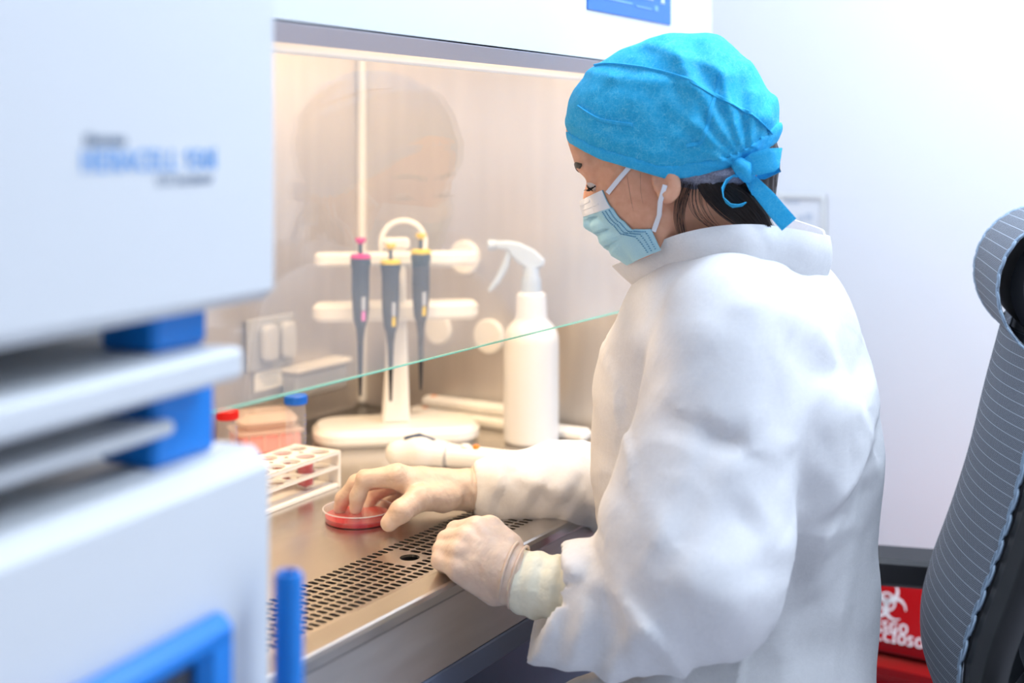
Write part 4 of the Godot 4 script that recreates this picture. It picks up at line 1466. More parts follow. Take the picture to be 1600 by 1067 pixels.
func build_mask(P: Callable, H: Transform3D) -> void:
	var mid := [Vector3(0.1105, 0.0065, 0), Vector3(0.1165, -0.010, 0), Vector3(0.1165, -0.028, 0), Vector3(0.112, -0.050, 0), Vector3(0.1035, -0.070, 0), Vector3(0.089, -0.086, 0)]
	var end := [Vector3(0.069, 0.0075, 0.045), Vector3(0.066, -0.012, 0.0515), Vector3(0.063, -0.030, 0.056), Vector3(0.055, -0.047, 0.0605), Vector3(0.037, -0.0535, 0.0675), Vector3(0.035, -0.080, 0.0645)]
	var sheet := func(u: float, v: float) -> Vector3:
		# u -1..1 right to left cheek, v 0..1 top to bottom
		var f := v * 5.0
		var i := mini(int(f), 4)
		var c: Vector3 = mid[i].lerp(mid[i + 1], f - i)
		var e: Vector3 = end[i].lerp(end[i + 1], f - i)
		var a := absf(u)
		var k := Vector3(c.x - 0.004 + 0.003 * sin(v * PI), lerpf(c.y, e.y, 0.5), e.z * 0.78)
		var p := c * (1 - a) * (1 - a) + k * 2 * a * (1 - a) + e * a * a
		# pleats: each fold steps in under the one above
		var step := 0.0
		for q in [0.30, 0.50, 0.70]:
			var w: float = (v - q + 0.05 * a) / 0.10
			if w > 0.0 and w < 1.0:
				step -= 0.0045 * (1.0 - w) * sin(minf(a * 2.2, 1.0) * PI * 0.5 + 0.35)
		# crease running from the jaw corner to the chin
		var dq := absf(a - lerpf(0.80, 0.35, clampf((v - 0.62) / 0.38, 0, 1)))
		if v > 0.62:
			step -= 0.006 * exp(-dq * dq / 0.006)
		p += Vector3(1.0, 0.0, 0.9 * a).normalized() * step
		var deep := head_field(p)
		if deep < 0.0035:
			p += Vector3(0.75, 0, 0.25 + 0.75 * a).normalized() * (0.0035 - deep)
		if u < 0:
			p.z = -p.z
		return H * p
	var make := func(v0: float, v1: float, u0: float, u1: float, nv: int, nu: int, lift: float, thick: float) -> Geo:
		var rows := []
		for j in nv + 1:
			var row := PackedVector3Array()
			for i in nu + 1:
				var u := lerpf(u0, u1, float(i) / nu)
				var p: Vector3 = sheet.call(u, lerpf(v0, v1, float(j) / nv))
				row.append(p + (H.basis * Vector3(1, 0, u)).normalized() * lift)
			rows.append(row)
		return Geo.new().shell(rows, thick)
	var m: MeshInstance3D = P.call("face_mask", make.call(0.0, 1.0, -1.0, 1.0, 60, 40, 0.0, 0.0012), M.mask)
	m.set_meta("label", "pale blue pleated face mask with white top strip")
	part(m, "top_strip", make.call(0.0, 0.235, -1.0, 1.0, 12, 40, 0.0009, 0.0008), M.mask_white)
	part(m, "nose_wire", make.call(0.05, 0.075, -0.5, 0.5, 2, 24, 0.0016, 0.0009), M.mask_white)
	part(m, "nose_wire", make.call(0.13, 0.15, -0.85, 0.85, 2, 30, 0.0015, 0.0007), M.mask_white)
	for s in [1, -1]:
		part(m, "side_binding", make.call(0.0, 1.0, 0.80 * s, 1.0 * s, 50, 4, 0.0008, 0.0007), M.mask)
		# rows of stitch marks pressed into the binding
		var st := Geo.new()
		for row in 3:
			for k in 34:
				var v := 0.26 + k * 0.0215
				var p: Vector3 = sheet.call((0.845 + row * 0.055) * s, v)
				var o := (H.basis * Vector3(0.55, 0, 0.83 * s)).normalized()
				st.box(p + o * 0.0012, Vector3(0.0014, 0.0009, 0.0014), 0.0)
		part(m, "stitches", st, mat(Color(0.33, 0.60, 0.76), 0.7))
	var pa := [Vector3(0.0685, 0.002, 0.0465), Vector3(0.052, 0.012, 0.0605), Vector3(0.034, 0.022, 0.0725), Vector3(0.016, 0.032, 0.079)].map(func(p): return H * onto(p, Vector3(0.2, 0, 1).normalized(), 0.0022))
	part(m, "ear_loop", Geo.new().ribbon(pa, pa.map(func(_p): return HF + HW * 0.6), 0.0055, 0.0016), M.loop)
	var pb := [Vector3(0.036, -0.057, 0.0685), Vector3(0.024, -0.042, 0.0735), Vector3(0.013, -0.028, 0.078), Vector3(0.002, -0.012, 0.0795)].map(func(p): return H * onto(p, Vector3(0.2, 0, 1).normalized(), 0.0022))
	part(m, "ear_loop", Geo.new().ribbon(pb, pb.map(func(_p): return HF + HW * 0.6), 0.0055, 0.0016), M.loop)
	var pc := [Vector3(0.0685, 0.002, -0.0465), Vector3(0.052, 0.012, -0.0605), Vector3(0.034, 0.022, -0.0725), Vector3(0.012, 0.03, -0.075)].map(func(p): return H * onto(p, Vector3(0.2, 0, -1).normalized(), 0.0022))
	part(m, "ear_loop", Geo.new().ribbon(pc, pc.map(func(_p): return HF + HW * 0.6), 0.0055, 0.0016), M.loop)

func build_gown(P: Callable) -> void:
	var core := Limbs.new(0.06)
	core.chain([[Vector3(1.5357, 0.5234, -0.5538), 0.115], [Vector3(1.5029, 0.6666, -0.5692), 0.140], [Vector3(1.4789, 0.8755, -0.5798), 0.163], [Vector3(1.4647, 0.9797, -0.5743), 0.142], [Vector3(1.4569, 1.0122, -0.5679), 0.112]])
	core.bone(Vector3(1.4549, 0.5591, -0.5326), 0.10, Vector3(1.6308, 0.4833, -0.5705), 0.10)
	# thighs under the skirt of the gown
	core.bone(Vector3(1.4338, 0.5605, -0.5288), 0.095, Vector3(1.2634, 0.5717, -0.6553), 0.072)
	core.bone(Vector3(1.6405, 0.4746, -0.5739), 0.10, Vector3(1.5887, 0.4476, -0.7747), 0.078)
	core.bone(Vector3(1.3955, 1.0098, -0.5534), 0.10, Vector3(1.5868, 0.9863, -0.5852), 0.09)
	var arm := Limbs.new(0.035)
	arm.bone(Vector3(1.3484, 1.0389, -0.5347), 0.078, Vector3(1.2758, 0.7835, -0.5386), 0.088)
	arm.bone(Vector3(1.2804, 0.7853, -0.5406), 0.086, Vector3(1.2565, 0.7456, -0.6282), 0.058)
	arm.bone(Vector3(1.6037, 0.9959, -0.5959), 0.075, Vector3(1.5774, 0.7685, -0.7643), 0.066)
	# cloth hanging in the crook of the near arm and behind its elbow
	arm.bone(Vector3(1.3193, 1.0038, -0.5343), 0.060, Vector3(1.2671, 0.8409, -0.5818), 0.066)
	arm.bone(Vector3(1.4051, 0.9362, -0.4991), 0.085, Vector3(1.4281, 0.868, -0.4805), 0.075)
	var cuffs := Limbs.new(0.03)
	cuffs.bone(Vector3(1.2565, 0.7407, -0.6282), 0.056, Vector3(1.2345, 0.7261, -0.7125), 0.048)
	cuffs.bone(Vector3(1.2457, 0.7144, -0.6267), 0.05, Vector3(1.2313, 0.7031, -0.7081), 0.036)
	var cuff2 := Limbs.new(0.03)
	cuff2.bone(Vector3(1.5774, 0.7685, -0.7643), 0.066, Vector3(1.5013, 0.7821, -0.8416), 0.047)
	cuff2.bone(Vector3(1.5013, 0.7821, -0.8416), 0.047, Vector3(1.4548, 0.7787, -0.8988), 0.042)
	cuff2.bone(Vector3(1.4548, 0.7787, -0.8988), 0.042, Vector3(1.4315, 0.7809, -0.9275), 0.031)
	var inside := Limbs.new(0.01)
	inside.bone(Vector3(1.2492, 0.7491, -0.6401), 0.045, Vector3(1.2222, 0.7386, -0.7425), 0.045)
	inside.bone(Vector3(1.4746, 0.7774, -0.8758), 0.024, Vector3(1.4088, 0.7814, -0.9553), 0.024)
	var ca: Vector3 = Vector3(1.2379, 0.735, -0.6972)
	var cn: Vector3 = (Vector3(1.2, 0.767, -0.7597) - Vector3(1.2379, 0.735, -0.6972)).normalized()
	var cr: Vector3 = Vector3(1.4297, 0.7809, -0.9304)
	var crn: Vector3 = (Vector3(1.4088, 0.7823, -0.9553) - Vector3(1.4615, 0.7796, -0.8878)).normalized()
	# folds: [from, to, height, width on one side, on the other] in the plane of the side
	var folds := [
		[Vector2(0.4074, 0.9035), Vector2(0.3175, 0.8136), 0.016, 0.075, 0.014],
		[Vector2(0.3175, 0.8093), Vector2(0.3661, 0.8136), 0.009, 0.03, 0.012],
		[Vector2(0.3190, 0.7969), Vector2(0.3103, 0.7317), -0.01, 0.03, 0.02],
		[Vector2(0.1899, 0.9514), Vector2(0.2378, 0.9267), -0.01, 0.055, 0.01],
		[Vector2(0.2378, 0.9267), Vector2(0.2175, 0.9383), -0.004, 0.03, 0.02],
		[Vector2(0.1001, 0.8114), Vector2(0.1341, 0.6846), 0.012, 0.012, 0.055],
		[Vector2(0.1102, 0.7745), Vector2(0.1609, 0.7237), 0.011, 0.05, 0.012],
		[Vector2(0.1609, 0.7237), Vector2(0.1972, 0.6411), 0.01, 0.05, 0.012],
		[Vector2(0.1740, 0.7643), Vector2(0.2247, 0.6882), -0.007, 0.03, 0.04],
		[Vector2(0.2247, 0.6882), Vector2(0.1522, 0.6295), 0.009, 0.04, 0.014],
		[Vector2(0.2247, 0.6882), Vector2(0.2755, 0.7208), 0.006, 0.02, 0.04],
		[Vector2(0.0783, 0.7629), Vector2(0.0580, 0.6773), 0.01, 0.014, 0.03],
		[Vector2(0.0986, 0.7571), Vector2(0.0834, 0.6701), -0.008, 0.02, 0.02],
		[Vector2(0.1160, 0.7281), Vector2(0.0943, 0.6411), 0.008, 0.012, 0.03],
		[Vector2(0.0449, 0.7498), Vector2(0.0362, 0.6882), 0.006, 0.02, 0.012],
		[Vector2(0.0109, 0.8093), Vector2(0.0943, 0.7730), 0.009, 0.012, 0.04],
		[Vector2(0.0508, 0.8259), Vector2(0.0000, 0.7534), 0.007, 0.035, 0.012],
		[Vector2(0.0943, 0.8296), Vector2(0.0362, 0.7498), 0.006, 0.04, 0.014],
		[Vector2(-0.0399, 0.8006), Vector2(0.0000, 0.7549), -0.006, 0.02, 0.015],
		[Vector2(-0.0072, 0.8230), Vector2(-0.0326, 0.7592), 0.006, 0.02, 0.010],
		[Vector2(0.1160, 0.9746), Vector2(0.1232, 0.9021), 0.008, 0.035, 0.008],
		[Vector2(0.1559, 1.0398), Vector2(0.1341, 0.9854), 0.004, 0.03, 0.015],
		[Vector2(0.3212, 1.0833), Vector2(0.3625, 0.9927), 0.007, 0.045, 0.009],
		[Vector2(0.3625, 0.9927), Vector2(0.4074, 0.9035), 0.01, 0.055, 0.01],
		[Vector2(0.2690, 0.7165), Vector2(0.2443, 0.6295), 0.006, 0.008, 0.006],
		[Vector2(0.3879, 0.7969), Vector2(0.3567, 0.6295), 0.009, 0.05, 0.018],
		[Vector2(0.3552, 0.8332), Vector2(0.3349, 0.7462), 0.009, 0.03, 0.014],
		[Vector2(0.3951, 0.8803), Vector2(0.3951, 0.8006), -0.006, 0.03, 0.03],
		[Vector2(0.3190, 0.7136), Vector2(0.2864, 0.6338), 0.006, 0.03, 0.02],
		[Vector2(0.2791, 0.9999), Vector2(0.2211, 0.8912), 0.006, 0.06, 0.03],
		[Vector2(0.3190, 0.9673), Vector2(0.2900, 0.8731), 0.006, 0.05, 0.025],
		[Vector2(0.2175, 0.8803), Vector2(0.2537, 0.8296), -0.005, 0.04, 0.02],
		[Vector2(0.1668, 0.8731), Vector2(0.1269, 0.8006), 0.006, 0.03, 0.02],
		[Vector2(0.2537, 0.8006), Vector2(0.2030, 0.7498), 0.005, 0.03, 0.05],
		[Vector2(0.1450, 0.8006), Vector2(0.2175, 0.7861), 0.005, 0.02, 0.04],
		[Vector2(0.2755, 0.8223), Vector2(0.3161, 0.8114), 0.002, 0.02, 0.04],
		[Vector2(0.2900, 0.8658), Vector2(0.3161, 0.8136), 0.002, 0.04, 0.02],
		[Vector2(0.2247, 1.0615), Vector2(0.2828, 1.0761), 0.003, 0.03, 0.02]]
	var FA := PackedVector2Array()
	var FD := PackedVector2Array()
	var FI := PackedFloat32Array()
	var FH := PackedFloat32Array()
	var W1 := PackedFloat32Array()
	var W2 := PackedFloat32Array()
	for f in folds:
		FA.append(f[0])
		FD.append(f[1] - f[0])
		FI.append(1.0 / (f[1] - f[0]).length_squared())
		FH.append(f[2])
		W1.append(1.0 / f[3])
		W2.append(1.0 / f[4])
	var noise := FastNoiseLite.new()
	noise.seed = 9
	noise.frequency = 7.0
	noise.noise_type = FastNoiseLite.TYPE_CELLULAR
	noise.cellular_return_type = FastNoiseLite.RETURN_DISTANCE2_SUB
	noise.fractal_type = FastNoiseLite.FRACTAL_NONE
	noise.domain_warp_enabled = false
	var wide := FastNoiseLite.new()
	wide.seed = 4
	wide.frequency = 4.0
	wide.fractal_octaves = 1
	var field := func(p: Vector3) -> float:
		var d: float = core.at(p)
		d = smin(d, arm.at(p), 0.006)
		var c: float = cuffs.at(p)
		c = smax(c, (p - ca).dot(cn), 0.004)
		d = smin(d, c, 0.02)
		c = smax(cuff2.at(p), (p - cr).dot(crn), 0.003)
		d = smin(d, c, 0.02)
		if absf(d) > 0.05:
			return d
		var s := Vector2(p.dot(SIDE), p.y)
		var e := 0.0
		for i in FA.size():
			var q := s - FA[i]
			var t := clampf(q.dot(FD[i]) * FI[i], 0.0, 1.0)
			var o := q - FD[i] * t
			var l := o.length()
			if l > 0.08:
				continue
			var w := W1[i] if o.cross(FD[i]) > 0.0 else W2[i]
			var x := l * w
			# fades toward both ends
			if x < 1.3:
				# a tent: one long slope, one short, its ridge a little rounded
				e += FH[i] * maxf(0.0, 1.08 - sqrt(x * x + 0.006)) * (1.0 - 0.7 * absf(2.0 * t - 1.0))
		d -= e
		var many := smoothstep(-0.25, 0.35, wide.get_noise_3dv(p * 1.7 + Vector3(3, 1, 2)))
		d += 0.004 * wide.get_noise_3dv(p) - 0.003 * many * noise.get_noise_3dv(Vector3(p.x, p.y * 0.7, p.z))
		return smax(d, -inside.at(p), 0.002)
	var b := core.bounds(0.03).merge(arm.bounds(0.03)).merge(cuffs.bounds(0.02)).merge(cuff2.bounds(0.02))
	var gown := nets(field, b, 0.0056)
	drape(gown)
	P.call("gown", gown, M.gown)
	# standing collar
	var N: Vector3 = Vector3(1.4561, 1.0892, -0.5692)
	var fh := Vector3(HF.x, 0, HF.z).normalized()
	var rows := []
	for j in 9:
		var v := j / 8.0
		var row := PackedVector3Array()
		for i in 73:
			var a := TAU * i / 72.0
			var bot := fh * (-0.001 + 0.098 * cos(a)) + HL * (0.096 * sin(a)) + Vector3.UP * (0.0025 - 0.009 * cos(a) - 0.0205 * cos(2 * a))
			var top := fh * (0.0175 + 0.126 * cos(a)) + HL * (0.102 * sin(a)) + Vector3.UP * (0.0388 - 0.020 * cos(a) - 0.0172 * cos(2 * a))
			var p := bot.lerp(top, v) + Vector3.UP * (-0.012 * (1.0 - v) * (1.0 - v))
			p += (fh * cos(a) + HL * sin(a)) * (0.006 * sin(v * PI) + 0.0035 * sin(a * 5.0 + 1.0) * v + 0.002 * sin(a * 11.0))
			row.append(N + p)
		rows.append(row)
	P.call("gown_collar", Geo.new().shell(rows, 0.0022), M.gown)
	var seam := []
	for i in 73:
		seam.append(rows[0][i] + (rows[0][i] - N).normalized() * 0.001 + Vector3(0, 0.004, 0))
	P.call("collar_seam", Geo.new().tube(seam, 0.0022, 6), M.gown)

func drape(g: Geo) -> void:
	# loose cloth: give the sheet more width across its folds than the form has, and let it buckle
	var n := g.V.size()
	var N := PackedVector3Array()
	N.resize(n)
	var seen := {}
	var EA := PackedInt32Array()
	var EB := PackedInt32Array()
	for k in range(0, g.I.size(), 3):
		var f := (g.V[g.I[k + 2]] - g.V[g.I[k]]).cross(g.V[g.I[k + 1]] - g.V[g.I[k]])
		for j in 3:
			var a := g.I[k + j]
			var b := g.I[k + (j + 1) % 3]
			N[a] += f
			var key := mini(a, b) * n + maxi(a, b)
			if not seen.has(key):
				seen[key] = true
				EA.append(a)
				EB.append(b)
	for k in n:
		N[k] = N[k].normalized()
	# [centre, reach, weight, direction; a zero direction stands for rays from the centre]
	var flow := [[Vector2(0.3161, 0.8114), 0.075, 3.0, Vector2.ZERO], [Vector2(0.1015, 0.7897), 0.085, 2.2, Vector2.ZERO], [Vector2(0.0435, 0.7063), 0.05, 1.6, Vector2.ZERO], [Vector2(0.1928, 1.0253), 0.05, 1.6, Vector2.ZERO], [Vector2(0.2320, 0.8803), 0.16, 1.0, Vector2(-0.55, -0.83)],
		[Vector2(0.3407, 1.0253), 0.12, 1.0, Vector2(0.6, -0.8)], [Vector2(0.3407, 0.6918), 0.16, 1.3, Vector2(-0.2, -1)], [Vector2(0.1160, 0.9238), 0.07, 1.2, Vector2(-0.25, -1)], [Vector2(0.0254, 0.7875), 0.10, 1.2, Vector2(1, 0.25)], [Vector2(-0.0565, 0.7824), 0.055, 1.5, Vector2.ZERO], [Vector2(0.0580, 0.7063), 0.06, 1.2, Vector2(0.5, -0.9)], [Vector2(0.2537, 1.0833), 0.08, 0.8, Vector2(0.8, -0.6)]]
	var noise := FastNoiseLite.new()
	noise.seed = 15
	noise.frequency = 9.0
	noise.fractal_octaves = 1
	var D := PackedVector3Array()
	var X := PackedFloat32Array()
	D.resize(n)
	X.resize(n)
	for k in n:
		var s := Vector2(g.V[k].dot(SIDE), g.V[k].y)
		var sum := Vector2(0, 0.0)
		var more := 0.0
		var star := 0.0
		for f in flow:
			var o: Vector2 = s - f[0]
			var w: float = f[2] * exp(-o.length_squared() / (f[1] * f[1]))
			var dir: Vector2 = f[3] if f[3] != Vector2.ZERO else o.normalized()
			dir = dir.normalized()
			sum += Vector2(dir.x * dir.x - dir.y * dir.y, 2.0 * dir.x * dir.y) * w
			more += w
			if f[3] == Vector2.ZERO:
				star += w / f[2]
		var a := 0.5 * atan2(sum.y, sum.x) if sum.length() > 0.02 else PI / 2
		var d3 := SIDE * cos(a) + Vector3.UP * sin(a)
		D[k] = (d3 - N[k] * d3.dot(N[k])).normalized()
		X[k] = 0.008 + (0.012 * minf(more, 1.0) + 0.075 * clampf(star, 0.0, 1.0)) * clampf(0.9 + 1.1 * noise.get_noise_3dv(g.V[k] * 0.6), 0.15, 1.8)
	var m := EA.size()
	var R := PackedFloat32Array()
	R.resize(m)
	var deg := PackedFloat32Array()
	deg.resize(n)
	for e in m:
		var a := EA[e]
		var b := EB[e]
		var v := g.V[b] - g.V[a]
		var l := maxf(v.length(), 1e-5)
		var c := v.dot(D[a]) / l
		R[e] = l * (1.0 + 0.5 * (X[a] + X[b]) * (1.0 - c * c) + 0.008)
		deg[a] += 1.0
		deg[b] += 1.0
	var x := g.V.duplicate()
	for k in n:
		# the seed: ripples longer along the fold than across it
		var p := g.V[k] - D[k] * g.V[k].dot(D[k]) * 0.8
		x[k] += N[k] * (0.010 * noise.get_noise_3dv(p * 0.8))
	for it in 90:
		for e in m:
			var a := EA[e]
			var b := EB[e]
			var v := x[b] - x[a]
			var l := v.length()
			if l > 1e-6:
				v *= (l - R[e]) / l * 0.45
				x[a] += v
				x[b] -= v
		if it % 2 == 1:
			var U := PackedVector3Array()
			U.resize(n)
			for e in m:
				U[EA[e]] += x[EB[e]] - g.V[EB[e]]
				U[EB[e]] += x[EA[e]] - g.V[EA[e]]
			for k in n:
				var u := x[k] - g.V[k]
				u = u.lerp(U[k] / maxf(deg[k], 1.0), 0.9 if it < 60 else (0.7 if it < 84 else 0.3))
				var h := u.dot(N[k])
				var t := u - N[k] * h
				var tl := t.length()
				if tl > 0.010:
					t *= 0.010 / tl
				x[k] = g.V[k] + t + N[k] * clampf(h, -0.018, 0.026)
	g.V = x

func build_hands(P: Callable) -> void:
	var noise := FastNoiseLite.new()
	noise.seed = 3
	noise.frequency = 45.0
	# far hand: thumb and fingertips on the dish
	var h := Limbs.new(0.005)
	var w: Vector3 = Vector3(1.4242, 0.7806, -0.9299)
	var pal: Vector3 = Vector3(1.392, 0.7837, -0.9541)
	h.bone(Vector3(1.4417, 0.7801, -0.9107), 0.026, w, 0.027)
	h.bone(w, 0.027, pal, 0.026)
	var mcp := [Vector3(1.3274, 0.8131, -0.9794), Vector3(1.3477, 0.8069, -0.9923), Vector3(1.3723, 0.7945, -1), Vector3(1.3943, 0.7799, -1.0023)]
	for k in 4:
		var m: Vector3 = mcp[k]
		h.bone(pal, 0.024, m, 0.0155 - 0.0008 * k)
		h.bone(w, 0.022, pal.lerp(m, 0.5), 0.021)
	h.bone(mcp[0], 0.0145, mcp[3], 0.014)
	h.chain([[mcp[0], 0.0145], [Vector3(1.3021, 0.8111, -1.0114), 0.0112], [Vector3(1.299, 0.7885, -1.0204), 0.0098], [Vector3(1.3017, 0.7715, -1.0256), 0.0085]])
	h.chain([[mcp[1], 0.0140], [Vector3(1.3235, 0.7964, -1.0417), 0.0112], [Vector3(1.3191, 0.7747, -1.0605), 0.0098], [Vector3(1.3185, 0.7616, -1.0654), 0.0085]])
	h.chain([[mcp[2], 0.0135], [Vector3(1.3698, 0.7756, -1.0425), 0.0105], [Vector3(1.3627, 0.7585, -1.0542), 0.0092], [Vector3(1.3548, 0.7516, -1.0556), 0.0080]])
	h.chain([[mcp[3], 0.0125], [Vector3(1.3928, 0.7569, -1.0394), 0.0095], [Vector3(1.3858, 0.7437, -1.0471), 0.0085], [Vector3(1.3778, 0.7393, -1.0486), 0.0075]])
	h.chain([[Vector3(1.3839, 0.7794, -0.9384), 0.019], [Vector3(1.3317, 0.7888, -0.9473), 0.0165], [Vector3(1.3, 0.7785, -0.9533), 0.0140], [Vector3(1.2909, 0.7646, -0.9644), 0.0108]])
	h.bone(Vector3(1.3754, 0.7808, -0.9427), 0.020, Vector3(1.3376, 0.8035, -0.9666), 0.0155)
	var far := func(p: Vector3) -> float:
		var d: float = h.at(p)
		if absf(d) < 0.01:
			d += 0.0009 * noise.get_noise_3dv(p) + 0.0007 * sin(p.dot(SIDE) * 520.0 + p.y * 240.0) * smoothstep(0.02, 0.05, (p - pal).dot(SIDE))
		return d
	var gl: MeshInstance3D = P.call("glove", nets(far, h.bounds(0.006), 0.0024), M.glove)
	var rw: Vector3 = Vector3(1.4264, 0.7811, -0.9282)
	var ax := SIDE
	var roll := []
	for k in 25:
		var a := TAU * k / 24
		roll.append(rw + Vector3.UP * (cos(a) * 0.0285) + FORE * (sin(a) * 0.0285))
	part(gl, "cuff_roll", Geo.new().tube(roll, 0.0014, 6), M.glove)
	# near hand: a loose fist on the front edge
	var n := Limbs.new(0.004)
	var wl: Vector3 = Vector3(1.2319, 0.7482, -0.7167)
	var pl: Vector3 = Vector3(1.2225, 0.7614, -0.7553)
	n.bone(Vector3(1.2239, 0.7551, -0.7435), 0.0315, pl, 0.031)
	var ml := [Vector3(1.2249, 0.8011, -0.7919), Vector3(1.2108, 0.7925, -0.7957), Vector3(1.2013, 0.7809, -0.798), Vector3(1.196, 0.766, -0.7971)]
	var tips := [[Vector3(1.2294, 0.7936, -0.823), Vector3(1.2533, 0.7729, -0.8299)], [Vector3(1.2145, 0.7859, -0.8262), Vector3(1.2444, 0.7625, -0.8348)], [Vector3(1.2036, 0.7766, -0.825), Vector3(1.2346, 0.7549, -0.8336)], [Vector3(1.1946, 0.7682, -0.8205), Vector3(1.2223, 0.7498, -0.827)]]
	for k in 4:
		var m: Vector3 = ml[k]
		n.bone(pl, 0.0285, m, 0.0140)
		n.chain([[m, 0.0135], [tips[k][0], 0.0103], [tips[k][1], 0.0095]])
	n.bone(ml[0], 0.0115, ml[3], 0.0115)
	n.bone(pl, 0.03, Vector3(1.2227, 0.7714, -0.7896), 0.027)
	n.chain([[Vector3(1.2372, 0.7796, -0.7601), 0.021], [Vector3(1.2426, 0.7953, -0.7858), 0.0165], [Vector3(1.2527, 0.7909, -0.8116), 0.0125]])
	n.chain([[Vector3(1.2188, 0.7434, -0.7614), 0.022], [Vector3(1.2015, 0.7604, -0.7956), 0.0165]])
	var near := func(p: Vector3) -> float:
		var d: float = n.at(p)
		if absf(d) < 0.01:
			d += 0.0008 * noise.get_noise_3dv(p)
		return d
	var g2: MeshInstance3D = P.call("glove", nets(near, n.bounds(0.006), 0.0024), M.glove)
	# folded rim of the glove, then the inner cuff that runs under the sleeve
	var dirw := (wl - pl).normalized()
	for q in [[0.10, 0.0335, 0.0020], [0.36, 0.0340, 0.0017]]:
		var c := pl.lerp(wl, q[0] + 0.12)
		var s1 := dirw.cross(Vector3(0.2, 0.9, 0.4)).normalized()
		var s2 := dirw.cross(s1)
		var rim := []
		for k in 29:
			var a := TAU * k / 28
			rim.append(c + s1 * (cos(a) * q[1]) + s2 * (sin(a) * q[1]) + dirw * (0.004 * sin(a)))
		part(g2, "folded_rim", Geo.new().tube(rim, q[2], 6), M.glove)
	var cl := Limbs.new(0.01)
	cl.bone(Vector3(1.225, 0.7544, -0.7417), 0.0285, Vector3(1.2316, 0.7486, -0.7231), 0.0315)
	cl.bone(Vector3(1.2316, 0.7486, -0.7231), 0.0335, Vector3(1.2526, 0.7435, -0.6537), 0.037)
	P.call("inner_cuff", nets(func(p: Vector3) -> float: return cl.at(p) + 0.002 * noise.get_noise_3dv(p * 0.5) + 0.0015 * sin((p - wl).dot(dirw) * 300.0 + p.y * 90.0), cl.bounds(0.01), 0.004), M.cuff)

